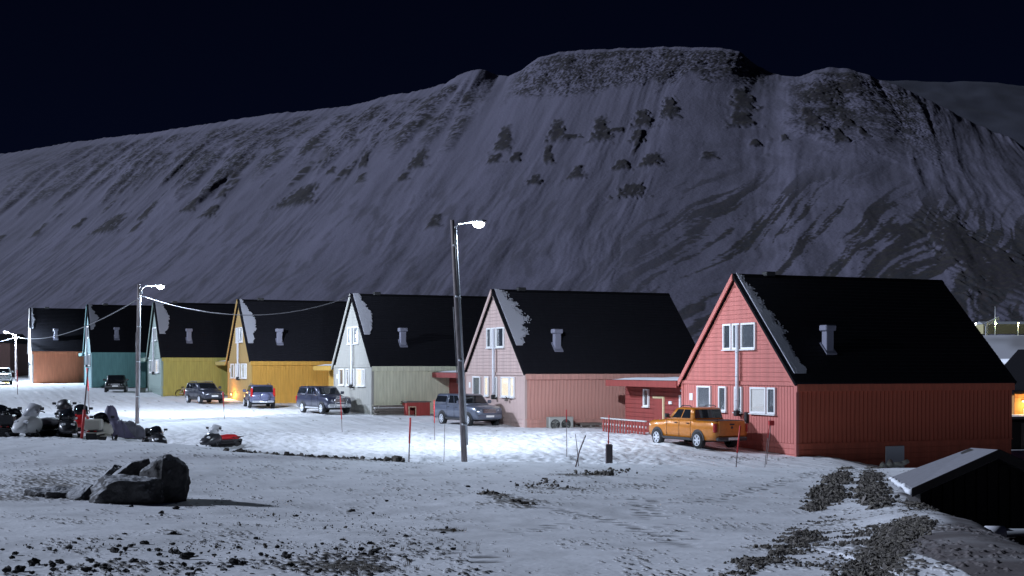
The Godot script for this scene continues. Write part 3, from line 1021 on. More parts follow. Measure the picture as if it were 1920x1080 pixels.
func vehicle(called: String, label: String, cat: String, at: Vector3, turn: float, p: Dictionary) -> Node3D:
	var v := thing(called, label, cat, at, turn)
	var wb: float = p.wb / 2.0
	var w: float = p.w / 2.0
	var r: float = p.r
	var xf: float = wb + p.front
	var xr: float = -wb - p.rear
	var hood: float = p.hood
	var belt: float = p.belt
	var low: float = p.low
	var paint := mat(p.paint, 0.28, p.get("metallic", 0.25))
	paint.clearcoat_enabled = true
	paint.clearcoat = 0.6
	paint.clearcoat_roughness = 0.12
	paint.albedo_texture = M.grime
	paint.uv1_triplanar = true
	paint.uv1_scale = Vector3(0.6, 0.6, 0.6)
	var bed: bool = p.get("bed", false)
	var cabr: float = p.cab_rear
	var tail: float = p.get("tail", belt)
	# body shell
	var list := []
	list.append(car_ring(xr, low + 0.2, tail - 0.10, w * 0.90))
	list.append(car_ring(xr + 0.05, low + 0.1, tail - 0.03, w * 0.95))
	list.append(car_ring(xr + 0.28, low + 0.04, tail, w * 0.985))
	list.append(car_ring(-wb - r * 1.15, low, tail, w))
	list.append(car_ring(-wb, low + 0.02, tail, w * 1.015))
	list.append(car_ring(-wb + r * 1.2, low, tail, w))
	if bed:
		list.append(car_ring(cabr - 0.02, low, tail, w * 0.995))
		list.append(car_ring(cabr + 0.02, low, belt, w * 0.995))
	list.append(car_ring(0.0, low, belt, w * 0.99))
	list.append(car_ring(p.ws0 - 0.1, low, belt, w * 0.99))
	list.append(car_ring(p.ws0 + 0.12, low, lerpf(hood, belt, 0.35), w))
	list.append(car_ring(wb - r * 0.6, low, hood, w))
	list.append(car_ring(wb + 0.12, low + 0.02, hood - 0.015, w * 1.01))
	list.append(car_ring(xf - 0.38, low + 0.03, hood - 0.04, w * 0.985))
	list.append(car_ring(xf - 0.12, low + 0.06, hood - 0.08, w * 0.95))
	list.append(car_ring(xf, low + 0.14, hood - 0.19, w * 0.89))
	var b := MB.new(true)
	b.rings(list)
	var body := put("body", b, paint, v)
	# cabin
	var top: float = p.h
	var xt0: float = p.ws1
	var xt1: float = p.roof_end
	var wr: float = w * 0.83
	var cb := MB.new(true)
	cb.rings([cab_ring(belt - 0.03, p.ws0, cabr, w * 0.93, 0.07), cab_ring(lerpf(belt, top, 0.84), lerpf(p.ws0, xt0, 0.88), lerpf(cabr, xt1, 0.86), lerpf(w * 0.93, wr, 0.85), 0.07),
		cab_ring(lerpf(belt, top, 0.95), xt0 - 0.05, xt1 + 0.04, wr * 0.97, 0.08), cab_ring(top, xt0 - 0.28, xt1 + 0.22, wr * 0.86, 0.09)])
	var cabin := put("cabin", cb, paint, v)
	var y0 := belt + 0.05
	var y1 := lerpf(belt, top, 0.83)
	var k0 := (y0 - belt) / (top - belt)
	var k1 := (y1 - belt) / (top - belt)
	var fx := func(k: float) -> float: return lerpf(p.ws0, xt0, k / 0.84 * 0.88)
	var bxx := func(k: float) -> float: return lerpf(cabr, xt1, k / 0.84 * 0.86)
	var hz := func(k: float) -> float: return lerpf(w * 0.93, wr, k / 0.84 * 0.85)
	var ws := MB.new()
	sheet(ws, [Vector3(fx.call(k0), y0, -hz.call(k0) + 0.16), Vector3(fx.call(k0), y0, hz.call(k0) - 0.16), Vector3(fx.call(k1), y1, hz.call(k1) - 0.16), Vector3(fx.call(k1), y1, -hz.call(k1) + 0.16)], Vector3(0.6, 0.6, 0))
	put("windscreen", ws, M.dark_glass, v)
	var rw := MB.new()
	sheet(rw, [Vector3(bxx.call(k0), y0, -hz.call(k0) + 0.10), Vector3(bxx.call(k0), y0, hz.call(k0) - 0.10), Vector3(bxx.call(k1), y1, hz.call(k1) - 0.10), Vector3(bxx.call(k1), y1, -hz.call(k1) + 0.10)], Vector3(-1, 0.2, 0))
	put("rear_window", rw, M.dark_glass, v)
	for sd in [-1, 1]:
		for q in p.side:       # side windows as shares of the cabin's length
			var gp := []
			for e in [[q[0], k0], [q[1], k0], [q[1], k1], [q[0], k1]]:
				gp.append(Vector3(lerpf(fx.call(e[1]) - 0.22, bxx.call(e[1]) + 0.10, e[0]), y0 if e[1] == k0 else y1, sd * (hz.call(e[1]) - 0.004)))
			var sg := MB.new()
			sheet(sg, gp, Vector3(0, 0.1, sd))
			put("side_window", sg, M.dark_glass, v)
		# wheel arches
		for xa in [-wb, wb]:
			var ar := MB.new()
			var poly := PackedVector2Array()
			for k in 17:
				var a := PI * k / 16.0
				poly.append(Vector2(cos(a) * r * 1.25, sin(a) * r * 1.22 + 0.02))
			poly.append(Vector2(-r * 1.25, -r + low + 0.02))
			poly.append(Vector2(r * 1.25, -r + low + 0.02))
			ar.prism(poly, Vector3(xa, r, sd * (w * 1.012)), Vector3(1, 0, 0), Vector3(0, 1, 0), Vector3(0, 0, sd * 0.012))
			put("wheel_arch", ar, M.plastic, v)
			wheel(v, xa, sd * (w - 0.06), r, 0.24, p.get("snowy", true))
		# sill, seams, handles, mirror
		var si := MB.new()
		si.bbox(Vector3(0, low + 0.05, sd * (w + 0.005)), Vector3(wb * 2 - r * 2.5, 0.12, 0.08), 0.02)
		put("sill", si, p.get("sill", M.plastic), v)
		var se := MB.new()
		for xx in p.seams: se.box(Vector3(xx, lerpf(low, belt, 0.55), sd * (w * 0.992 + 0.001)), Vector3(0.014, (belt - low) * 0.78, 0.012))
		put("door_seams", se, M.black, v)
		for xx in p.handles:
			var hd := MB.new()
			hd.bbox(Vector3(xx, belt - 0.17, sd * (w * 0.985 + 0.025)), Vector3(0.2, 0.04, 0.04), 0.012)
			put("door_handle", hd, M.plastic, v)
		var mi := MB.new()
		mi.bbox(Vector3(p.ws0 - 0.32, belt + 0.13, sd * (w + 0.10)), Vector3(0.13, 0.2, 0.24), 0.04)
		mi.box(Vector3(p.ws0 - 0.32, belt + 0.05, sd * (w * 0.96)), Vector3(0.07, 0.05, 0.2))
		put("mirror", mi, p.get("mirror", paint), v)
		# lamps
		var hl := MB.new()
		hl.bbox(Vector3(xf - 0.16, hood - 0.26, sd * (w * 0.72)), Vector3(0.26, 0.19, 0.40), 0.05, Basis(Vector3.UP, -sd * 0.28))
		put("headlight", hl, M.headlight, v)
		var fg := MB.new(true)
		fg.lathe(Vector3(xf - 0.06, low + 0.22, sd * w * 0.62), Vector3(1, 0, 0), [[0.0, 0.08], [0.04, 0.075], [0.05, 0.02]], 14)
		put("fog_lamp", fg, M.headlight, v)
		var tl := MB.new()
		var th: float = p.get("tall_lamp", 0.36)
		tl.bbox(Vector3(xr + 0.07, tail - 0.08 - th * 0.5 + p.get("lamp_up", 0.0), sd * (w * 0.895)), Vector3(0.16, th, 0.17), 0.035)
		put("taillight", tl, M.taillight, v)
	# front: grille, bumper, plate
	var gr := MB.new()
	gr.bbox(Vector3(xf - 0.05, hood - 0.30, 0), Vector3(0.14, 0.24, w * 0.95), 0.03)
	var grille := put("grille", gr, M.plastic, v)
	var gb := MB.new()
	for k in 3: gb.box(Vector3(xf + 0.022, hood - 0.37 + 0.07 * k, 0), Vector3(0.02, 0.022, w * 0.88))
	put("grille_bar", gb, M.chrome, grille)
	var bu := MB.new()
	bu.bbox(Vector3(xf - 0.06, low + 0.20, 0), Vector3(0.26, 0.26, w * 1.78), 0.07)
	put("front_bumper", bu, p.get("bumper", paint), v)
	var pl := MB.new()
	pl.box(Vector3(xf + 0.078, low + 0.24, 0), Vector3(0.012, 0.11, 0.52))
	put("number_plate", pl, M.plate, v)
	var rb := MB.new()
	rb.bbox(Vector3(xr - 0.02, low + 0.11, 0), Vector3(0.24, 0.17, w * 1.72), 0.05)
	put("rear_bumper", rb, p.get("rear_bumper", p.get("bumper", paint)), v)
	var pr := MB.new()
	pr.box(Vector3(xr - 0.147, low + 0.12, 0.0), Vector3(0.012, 0.11, 0.52))
	put("number_plate", pr, M.plate, v)
	# underside
	var un := MB.new()
	un.box(Vector3(0, low + 0.02, 0), Vector3(wb * 2 + 0.8, 0.14, w * 1.5))
	for xa in [-wb, wb]: un.tube([Vector3(xa, r * 0.9, -w * 0.8), Vector3(xa, r * 0.9, w * 0.8)], [0.06], 8)
	put("chassis", un, M.black, v)
	# wipers
	var wi := MB.new()
	for zz in [-0.35, 0.3]: wi.tube([Vector3(fx.call(k0) + 0.02, y0 + 0.02, zz), Vector3(fx.call(k0) - 0.02, y0 + 0.07, zz + 0.42)], [0.012], 5)
	put("wiper", wi, M.black, v)
	if bed:
		# load bed: dark inside, rails, tailgate
		var bl := MB.new()
		bl.bbox(Vector3((xr + cabr) / 2.0 + 0.02, tail + 0.012, 0), Vector3(cabr - xr - 0.22, 0.03, w * 1.62), 0.01)
		put("bed_cover", bl, M.black, v)
		var tg := MB.new()
		tg.bbox(Vector3(xr - 0.015, (tail + low) / 2 + 0.12, 0), Vector3(0.05, tail - low - 0.22, w * 1.52), 0.02)
		var gate := put("tailgate", tg, paint, v)
		var th2 := MB.new()
		th2.bbox(Vector3(xr - 0.045, tail - 0.14, 0), Vector3(0.03, 0.07, 0.26), 0.012)
		th2.lathe(Vector3(xr - 0.04, tail - 0.28, 0), Vector3(-1, 0, 0), [[0, 0.06], [0.015, 0.055]], 16)
		put("handle", th2, M.plastic, gate)
	else:
		var tg := MB.new()
		tg.box(Vector3(xr - 0.008, belt - 0.25, 0), Vector3(0.02, 0.012, w * 1.4))
		tg.bbox(Vector3(xr - 0.012, belt - 0.33, 0), Vector3(0.03, 0.05, 0.5), 0.01)
		put("tailgate_handle", tg, M.plastic, v)
	if p.get("canopy", false):
		var cy := MB.new(true)
		var ct := top - 0.02
		cy.rings([cab_ring(tail - 0.02, cabr - 0.03, xr + 0.06, w * 0.93, 0.06), cab_ring(lerpf(tail, ct, 0.85), xt1 - 0.05, xr + 0.25, w * 0.82, 0.06), cab_ring(ct, xt1 - 0.10, xr + 0.36, w * 0.72, 0.06)])
		var cano := put("canopy", cy, paint, v)
		for sd in [-1, 1]:
			var cw := MB.new()
			var yy0 := tail + 0.10
			var yy1 := lerpf(tail, ct, 0.78)
			sheet(cw, [Vector3(cabr - 0.16, yy0, sd * w * 0.917), Vector3(xr + 0.22, yy0, sd * w * 0.917), Vector3(xr + 0.36, yy1, sd * w * 0.832), Vector3(xt1 - 0.2, yy1, sd * w * 0.832)], Vector3(0, 0.1, sd), 0.02)
			put("window", cw, M.dark_glass, cano)
	if p.get("bull_bar", false):
		var bbm := MB.new(true)
		for sd in [-1, 1]: bbm.tube([Vector3(xf + 0.08, low + 0.08, sd * 0.42), Vector3(xf + 0.18, low + 0.35, sd * 0.42), Vector3(xf + 0.14, hood - 0.22, sd * 0.40), Vector3(xf + 0.10, hood - 0.12, sd * 0.30)], [0.038], 8)
		bbm.tube([Vector3(xf + 0.10, hood - 0.12, -0.31), Vector3(xf + 0.10, hood - 0.12, 0.31)], [0.038], 8)
		bbm.tube([Vector3(xf + 0.17, low + 0.42, -0.42), Vector3(xf + 0.17, low + 0.42, 0.42)], [0.03], 8)
		put("bull_bar", bbm, M.chrome, v)
	if p.get("rails", false):
		for sd in [-1, 1]:
			var ra := MB.new(true)
			ra.tube([Vector3(xt0 - 0.3, top + 0.01, sd * wr * 0.86), Vector3(xt0 - 0.42, top + 0.075, sd * wr * 0.86), Vector3(xt1 + 0.4, top + 0.075, sd * wr * 0.86), Vector3(xt1 + 0.28, top + 0.01, sd * wr * 0.86)], [0.022], 8)
			put("roof_rail", ra, M.plastic, v)
		if p.get("bars", false):
			for xx in [xt0 - 0.55, xt1 + 0.75]:
				var rbm := MB.new()
				rbm.bbox(Vector3(xx, top + 0.105, 0), Vector3(0.07, 0.035, wr * 1.95), 0.012)
				put("roof_bar", rbm, M.metal, v)
	if p.get("spare", false):
		var sp := MB.new(true)
		sp.lathe(Vector3(xr - 0.02, lerpf(low, belt, 0.62), 0.12), Vector3(-1, 0, 0), [[0.0, 0.34], [0.12, 0.345], [0.19, 0.31], [0.2, 0.2], [0.205, 0.0001]], 28)
		put("spare_wheel_cover", sp, paint, v)
	return v

func pickup(paint: Color, over := {}) -> Dictionary:
	var d := {"wb": 3.2, "w": 1.86, "r": 0.385, "front": 0.88, "rear": 1.22, "hood": 1.21, "belt": 1.29, "tail": 1.26, "low": 0.37, "h": 1.86, "ws0": 0.98, "ws1": 0.36, "roof_end": -1.04, "cab_rear": -1.14,
		"paint": paint, "bed": true, "side": [[0.12, 0.50], [0.55, 0.93]], "seams": [0.86, -0.12, -1.02], "handles": [0.12, -0.82], "bumper": M.plastic}
	d.merge(over, true)
	return d

func suv(paint: Color, over := {}) -> Dictionary:
	var d := {"wb": 2.62, "w": 1.80, "r": 0.345, "front": 0.86, "rear": 0.98, "hood": 1.03, "belt": 1.10, "low": 0.36, "h": 1.68, "ws0": 0.98, "ws1": 0.30, "roof_end": -1.92, "cab_rear": -2.18,
		"paint": paint, "side": [[0.10, 0.36], [0.40, 0.66], [0.70, 0.96]], "seams": [0.85, -0.10, -0.98], "handles": [0.1, -0.78]}
	d.merge(over, true)
	return d

# ------------------------------------------------------------------ snowmobiles: x forward
func snowmobile(label: String, at: Vector3, turn: float, p: Dictionary) -> Node3D:
	var v := thing("snowmobile", label, "snowmobile", at, turn, p.get("group", ""))
	var hoodm: StandardMaterial3D = p.hood
	var tr := MB.new(true)
	var ring := []
	for k in 14:                                     # the belt
		pass
	var poly := PackedVector2Array([Vector2(-1.45, 0.16), Vector2(-1.36, 0.05), Vector2(-1.2, 0.0), Vector2(0.15, 0.0), Vector2(0.42, 0.14), Vector2(0.46, 0.30), Vector2(0.3, 0.40), Vector2(-1.25, 0.36), Vector2(-1.42, 0.28)])
	tr = MB.new()
	tr.prism(poly, Vector3(0, 0, -0.22), Vector3(1, 0, 0), Vector3(0, 1, 0), Vector3(0, 0, 0.44))
	for k in 18: tr.box(Vector3(-1.25 + 0.085 * k, 0.005, 0), Vector3(0.03, 0.05, 0.42))
	put("track", tr, M.rubber, v)
	var tu := MB.new()
	tu.bbox(Vector3(-0.55, 0.44, 0), Vector3(1.95, 0.12, 0.52), 0.03)
	for sd in [-1, 1]: tu.bbox(Vector3(-0.35, 0.30, sd * 0.36), Vector3(1.3, 0.05, 0.22), 0.02)
	put("tunnel", tu, p.get("tunnel", M.plastic), v)
	var st := MB.new(true)
	var rs := []
	for q in [[-1.35, 0.50, 0.66, 0.19], [-1.15, 0.49, 0.74, 0.23], [-0.6, 0.49, 0.76, 0.22], [-0.1, 0.49, 0.72, 0.18], [0.12, 0.49, 0.66, 0.14]]:
		var r := []
		for e in [[-1, q[1]], [-1.05, (q[1] + q[2]) / 2], [-0.8, q[2] - 0.02], [0, q[2] + 0.02], [0.8, q[2] - 0.02], [1.05, (q[1] + q[2]) / 2], [1, q[1]]]:
			r.append(Vector3(q[0], e[1], e[0] * q[3]))
		rs.append(r)
	st.rings(rs)
	put("seat", st, p.get("seat", M.black), v)
	if p.get("backrest", false):
		var bk := MB.new(true)
		bk.rings([[Vector3(-1.05, 0.74, -0.16), Vector3(-1.05, 0.74, 0.16), Vector3(-1.2, 0.74, 0.16), Vector3(-1.2, 0.74, -0.16)], [Vector3(-1.1, 1.1, -0.2), Vector3(-1.1, 1.1, 0.2), Vector3(-1.24, 1.1, 0.2), Vector3(-1.24, 1.1, -0.2)], [Vector3(-1.16, 1.2, -0.13), Vector3(-1.16, 1.2, 0.13), Vector3(-1.25, 1.2, 0.13), Vector3(-1.25, 1.2, -0.13)]])
		put("backrest", bk, M.black, v)
	var ho := MB.new(true)
	var hr := []
	for q in [[0.02, 0.34, 0.74, 0.26], [0.25, 0.26, 0.90, 0.40], [0.6, 0.22, 0.92, 0.46], [0.95, 0.22, 0.76, 0.42], [1.2, 0.26, 0.55, 0.30], [1.32, 0.32, 0.44, 0.16]]:
		var r := []
		for e in [[-0.8, q[1]], [-1.0, lerpf(q[1], q[2], 0.4)], [-0.85, lerpf(q[1], q[2], 0.8)], [-0.4, q[2]], [0.4, q[2]], [0.85, lerpf(q[1], q[2], 0.8)], [1.0, lerpf(q[1], q[2], 0.4)], [0.8, q[1]]]:
			r.append(Vector3(q[0], e[1], e[0] * q[3]))
		hr.append(r)
	ho.rings(hr)
	var hood := put("hood", ho, hoodm, v)
	var wsm := MB.new(true)
	var cols := 9
	for k in cols:
		var a0 := lerpf(-1.0, 1.0, float(k) / cols)
		var a1 := lerpf(-1.0, 1.0, float(k + 1) / cols)
		var f := func(a: float, up: float) -> Vector3: return Vector3(0.72 - 0.25 * a * a - 0.34 * up, 0.86 + 0.52 * up * (1.0 - 0.25 * a * a), a * (0.38 - 0.06 * up))
		sheet(wsm, [f.call(a0, 0.0), f.call(a1, 0.0), f.call(a1, 1.0), f.call(a0, 1.0)], Vector3(0.8, 0.3, 0), 0.01)
	put("windshield", wsm, p.get("shield", M.dark_glass), v)
	var hb := MB.new(true)
	hb.tube([Vector3(0.1, 1.0, -0.42), Vector3(0.22, 1.08, -0.2), Vector3(0.22, 1.08, 0.2), Vector3(0.1, 1.0, 0.42)], [0.02], 7)
	hb.tube([Vector3(0.22, 1.08, 0), Vector3(0.36, 0.8, 0)], [0.03], 7)
	put("handlebar", hb, M.black, v)
	for sd in [-1, 1]:
		var mr := MB.new()
		mr.bbox(Vector3(0.42, 1.16, sd * 0.50), Vector3(0.06, 0.12, 0.2), 0.02)
		mr.tube([Vector3(0.48, 1.0, sd * 0.34), Vector3(0.43, 1.13, sd * 0.46)], [0.014], 5)
		put("mirror", mr, M.black, v)
		var hl := MB.new()
		hl.bbox(Vector3(1.0, 0.66, sd * 0.2), Vector3(0.16, 0.11, 0.2), 0.03, Basis(Vector3.BACK, -0.5))
		put("headlight", hl, M.headlight, v)
		var sk := MB.new()
		sk.rings([[Vector3(-0.15, 0.01, sd * 0.5 - 0.07), Vector3(-0.15, 0.01, sd * 0.5 + 0.07), Vector3(-0.15, 0.05, sd * 0.5 + 0.07), Vector3(-0.15, 0.05, sd * 0.5 - 0.07)], [Vector3(0.95, 0.0, sd * 0.5 - 0.08), Vector3(0.95, 0.0, sd * 0.5 + 0.08), Vector3(0.95, 0.05, sd * 0.5 + 0.08), Vector3(0.95, 0.05, sd * 0.5 - 0.08)], [Vector3(1.25, 0.22, sd * 0.5 - 0.06), Vector3(1.25, 0.22, sd * 0.5 + 0.06), Vector3(1.24, 0.26, sd * 0.5 + 0.06), Vector3(1.24, 0.26, sd * 0.5 - 0.06)]])
		sk.tube([Vector3(0.5, 0.05, sd * 0.5), Vector3(0.62, 0.34, sd * 0.40), Vector3(0.6, 0.48, sd * 0.25)], [0.035], 7)
		put("ski", sk, p.get("ski", M.plastic), v)
		var tl := MB.new()
		tl.bbox(Vector3(-1.44, 0.56, sd * 0.16), Vector3(0.05, 0.07, 0.14), 0.02)
		put("taillight", tl, M.taillight, v)
	var fl := MB.new()
	fl.bbox(Vector3(-1.52, 0.30, 0), Vector3(0.035, 0.36, 0.50), 0.012, Basis(Vector3.BACK, 0.25))
	put("snow_flap", fl, p.get("flap", M.rubber), v)
	if p.get("box", false):
		var bx := MB.new()
		bx.bbox(Vector3(-1.12, 0.86, 0), Vector3(0.6, 0.50, 0.80), 0.06)
		put("cargo_box", bx, p.get("box_mat", M.plastic), v)
	if p.get("rack", false):
		var rk := MB.new(true)
		rk.tube([Vector3(-0.75, 0.60, -0.3), Vector3(-1.6, 0.62, -0.3), Vector3(-1.6, 0.62, 0.3), Vector3(-0.75, 0.60, 0.3)], [0.018], 6)
		put("rack", rk, M.black, v)
	return v

# a tarpaulin pulled over a machine: a draped surface over a list of bumps [x, z, radius x, radius z, height]
func draped(called: String, label: String, cat: String, at: Vector3, turn: float, lx: float, lz: float, bumps: Array, m: Material, seed_: int) -> Node3D:
	var nx := 40
	var nz := 26
	var P := PackedVector3Array(); P.resize(nx * nz)
	var C := PackedColorArray(); C.resize(nx * nz)
	var nn := noise(seed_, 1.6, 3)
	for i in nz:
		for k in nx:
			var fx := lerpf(-1.0, 1.0, k / (nx - 1.0))
			var fz := lerpf(-1.0, 1.0, i / (nz - 1.0))
			var x := fx * lx
			var z := fz * lz
			var h := 0.0
			for b in bumps:
				var q := Vector2((x - b[0]) / b[2], (z - b[1]) / b[3]).length()
				var hb: float = b[4] * (1.0 - sm(0.22, 1.3, q))
				h = pow(pow(h, 3.0) + pow(hb, 3.0), 1.0 / 3.0)
			h += nn.get_noise_2d(x * 2.0, z * 2.0) * 0.07 * sm(0.05, 0.3, h) + absf(nn.get_noise_2d(x * 4.0 + 9.0, z * 1.5)) * 0.09 * sm(0.05, 0.4, h)
			var edge := maxf(absf(fx), absf(fz))
			var sq := Vector2(fx, fz)
			var rr := sq / maxf(1.0, pow(pow(absf(fx), 4.0) + pow(absf(fz), 4.0), 0.25))
			P[i * nx + k] = Vector3(rr.x * lx, maxf(0.0, h) - 0.06 * sm(0.9, 1.0, edge), rr.y * lz)
			C[i * nx + k] = Color(1, 1, 1)
	var o := thing(called, label, cat, at, turn)
	put("tarpaulin", grid_mesh(nx, nz, P, C), m, o)
	var rp := MB.new(true)
	for fx in [-0.45, 0.4]:
		var path := []
		for i in range(2, nz - 2):
			var k := int((fx + 1.0) / 2.0 * (nx - 1))
			path.append(P[i * nx + k] + Vector3(0, 0.02, 0))
		rp.tube(path, [0.014], 5)
	put("rope", rp, M.cable, o)
	return o

# ------------------------------------------------------------------ street lamps, cables, markers and small things
func street_lamp(label: String, foot: Vector3, top: Vector3, arm: Array, head: Vector3, hdir: float, omni: float, throw: float, aim: Vector3, mast := true):
	var t := thing("street_lamp", label, "street lamp", foot, 0.0, "street lamps along the road")
	var up := top - foot
	var p := MB.new(true)
	p.tube([Vector3(0, -0.5, 0), up * 0.35, up * 0.7, up], [0.118, 0.105, 0.09, 0.078], 14)
	put("pole", p, M.pole_wood, t)
	if mast:
		var ms := MB.new(true)
		var off := Vector3(0.115, 0, 0.03)
		ms.tube([up * 0.12 + off, up * 0.6 + off, up * 0.97 + off * 0.9], [0.05, 0.05, 0.045], 10)
		put("conduit", ms, M.galv, t)
		var sw := MB.new(true)
		sw.tube([up * 0.66 + Vector3(-0.13, 0, 0), up * 0.36 + Vector3(-0.13, 0, 0.05)], [0.014], 5)
		put("stay_wire", sw, M.cable, t)
		for k in [0.2, 0.45, 0.7, 0.9]:
			var cl := MB.new(true)
			cl.tube([up * k + Vector3(0.05, -0.03, 0.02), up * k + Vector3(0.05, 0.03, 0.02)], [0.138 - 0.04 * k], 12)
			put("clamp", cl, M.galv, t)
	var a := MB.new(true)
	var path := []
	for q in arm: path.append(q - foot)
	a.tube(path, [0.038], 9)
	put("arm", a, M.galv, t)
	var bas := Basis(Vector3.UP, hdir)
	var hd := MB.new()
	hd.bbox(head - foot + Vector3(0, 0.07, 0), Vector3(0.62, 0.12, 0.32), 0.05, bas)
	put("lamp_head", hd, M.lamp_head, t)
	var le := MB.new(true)
	le.lathe(head - foot + Vector3(0, 0.015, 0), Vector3(0, -1, 0), [[0.0, 0.23], [0.06, 0.23], [0.14, 0.17], [0.20, 0.03]], 18)
	put("lamp_lens", le, M.lamp_light, t)
	var om := OmniLight3D.new()
	om.name = "lamp_omni"
	t.add_child(om, true)
	om.position = head - foot + Vector3(0, -0.09, 0)
	om.light_energy = omni
	om.light_color = Color(0.84, 0.92, 1.0)
	om.light_size = 0.12
	om.omni_range = 400.0
	om.omni_attenuation = 2.0
	om.shadow_enabled = true
	if throw > 0.0:
		var sp := SpotLight3D.new()
		sp.name = "lamp_spot"
		t.add_child(sp, true)
		sp.position = head - foot + Vector3(0, -0.08, 0)
		sp.basis = Basis.looking_at(aim.normalized(), Vector3.UP)
		sp.light_energy = throw
		sp.light_color = Color(0.88, 0.93, 1.0)
		sp.light_size = 0.12
		sp.spot_range = 400.0
		sp.spot_attenuation = 2.0
		sp.spot_angle = 66.0
		sp.spot_angle_attenuation = 1.0
		sp.shadow_enabled = true
	return t

func cable(label: String, a: Vector3, b: Vector3, sag: float):
	var mb := MB.new(true)
	var path := []
	for k in 33:
		var t := k / 32.0
		path.append(a.lerp(b, t) - Vector3(0, 4.0 * sag * t * (1 - t), 0))
	mb.tube(path, [0.032], 6)
	tag(put("overhead_cable", mb, M.cable), label, "cable", "cables strung from the lamp poles")

# a snow stake: thin rod, reflecting red sleeve
func stake(label: String, foot: Vector3, top: Vector3, r: float, red_from: float, red_to: float, grp := "snow stakes along the road"):
	var t := thing("snow_stake", label, "snow stake", foot, 0.0, grp)
	var up := top - foot
	var m := MB.new(true)
	m.tube([Vector3(0, -0.3, 0), up * 0.5, up], [r, r * 0.9, r * 0.8], 7)
	put("rod", m, M.grey_rod, t)
	if red_to > red_from:
		var s := MB.new(true)
		s.tube([up * red_from, up * red_to], [r * 1.5], 8)
		put("sleeve", s, M.red_paint, t)

func stone_mesh(s: int, flat := 0.7, n := 10) -> ArrayMesh:
	var r := RandomNumberGenerator.new()
	r.seed = s
	var nz := noise(s, 0.7, 2)
	var rings := []
	for k in 6:
		var a := PI * (k + 0.5) / 6.0
		var ring := []
		for i in n:
			var b := TAU * (i + 0.5 * (k % 2)) / n
			var p := Vector3(sin(a) * cos(b), -cos(a), sin(a) * sin(b))
			var w := 1.0 + nz.get_noise_3dv(p * 1.6) * 0.75 + r.randf_range(-0.08, 0.08)
			ring.append(Vector3(p.x * w, p.y * w * flat, p.z * w * 0.85))
		rings.append(ring)
	var mb := MB.new()
	mb.rings(rings)
	return mb.done()

# a boulder: a rounded block cut by planes, [half sizes], chips set by the seed
func boulder_mesh(h: Vector3, s: int, cuts: Array) -> ArrayMesh:
	var nz := noise(s, 0.9, 4)
	var n2 := noise(s + 1, 3.2, 3)
	var rows := 40
	var cols := 60
	var P := PackedVector3Array(); P.resize(rows * cols)
	for k in rows:
		var a := PI * k / (rows - 1.0)
		for i in cols:
			var b := TAU * i / (cols - 1.0)
			var p := Vector3(sin(a) * cos(b), -cos(a), sin(a) * sin(b))
			var e := pow(pow(absf(p.x), 3.2) + pow(absf(p.y), 3.2) + pow(absf(p.z), 3.2), -0.3125)
			p = p * e
			for c in cuts:
				var nn: Vector3 = (c[0] as Vector3).normalized()
				var over: float = p.dot(nn) - c[1]
				if over > 0.0: p -= nn * over * 0.97
			p *= 1.0 + nz.get_noise_3dv(p * 1.1) * 0.13 + n2.get_noise_3dv(p) * 0.05 - absf(n2.get_noise_3dv(p * Vector3(0.6, 2.2, 0.6))) * 0.06
			P[k * cols + i] = Vector3(p.x * h.x, p.y * h.y, p.z * h.z)
	var N := PackedVector3Array(); N.resize(rows * cols)
	var C := PackedColorArray(); C.resize(rows * cols)
	var I := PackedInt32Array()
	for k in rows:
		for i in cols:
			var iw := (i + 1) % (cols - 1)
			var im := (i - 1 + cols - 1) % (cols - 1)
			var n := (P[mini(k + 1, rows - 1) * cols + i] - P[maxi(k - 1, 0) * cols + i]).cross(P[k * cols + iw] - P[k * cols + im]).normalized()
			if n.dot(P[k * cols + i]) < 0.0: n = -n
			if k == 0: n = Vector3.DOWN
			if k == rows - 1: n = Vector3.UP
			N[k * cols + i] = n
			var q := P[k * cols + i]
			var v := 0.13 + 0.07 * nz.get_noise_3dv(q * 4.0) + 0.06 * n2.get_noise_3dv(q * 5.0)
			var rock := Color(v, v * 0.97, v * 0.97)
			# snow lies on what faces up and in the hollows
			var sn := sm(0.50, 0.78, n.y + 0.35 * n2.get_noise_3dv(q * 3.0))
			C[k * cols + i] = rock.lerp(Color(0.72, 0.74, 0.78), sn * 0.85)
			if k < rows - 1 and i < cols - 1:
				var o := k * cols + i
				for tr in [[o, o + 1, o + cols], [o + 1, o + cols + 1, o + cols]]:
					var fn := (P[tr[1]] - P[tr[0]]).cross(P[tr[2]] - P[tr[0]])
					if fn.dot(P[tr[0]] + P[tr[1]] + P[tr[2]]) > 0.0: I.append_array([tr[0], tr[2], tr[1]])
					else: I.append_array(tr)
	var arr := []
	arr.resize(Mesh.ARRAY_MAX)
	arr[Mesh.ARRAY_VERTEX] = P
	arr[Mesh.ARRAY_NORMAL] = N
	arr[Mesh.ARRAY_COLOR] = C
	arr[Mesh.ARRAY_INDEX] = I
	var am := ArrayMesh.new()
	am.add_surface_from_arrays(Mesh.PRIMITIVE_TRIANGLES, arr)
	return am

func multi(called: String, mesh: Mesh, m: Material, list: Array, cols := []) -> MultiMeshInstance3D:
	var mm := MultiMesh.new()
	mm.transform_format = MultiMesh.TRANSFORM_3D
	mm.use_colors = cols.size() > 0
	mm.mesh = mesh
	mm.instance_count = list.size()
	for i in list.size():
		mm.set_instance_transform(i, list[i])
		if cols.size(): mm.set_instance_color(i, cols[i])
	var o := MultiMeshInstance3D.new()
	o.name = numbered(called)
	o.multimesh = mm
	o.material_override = m
	add_child(o, true)
	kind(o, "stuff")
	return o

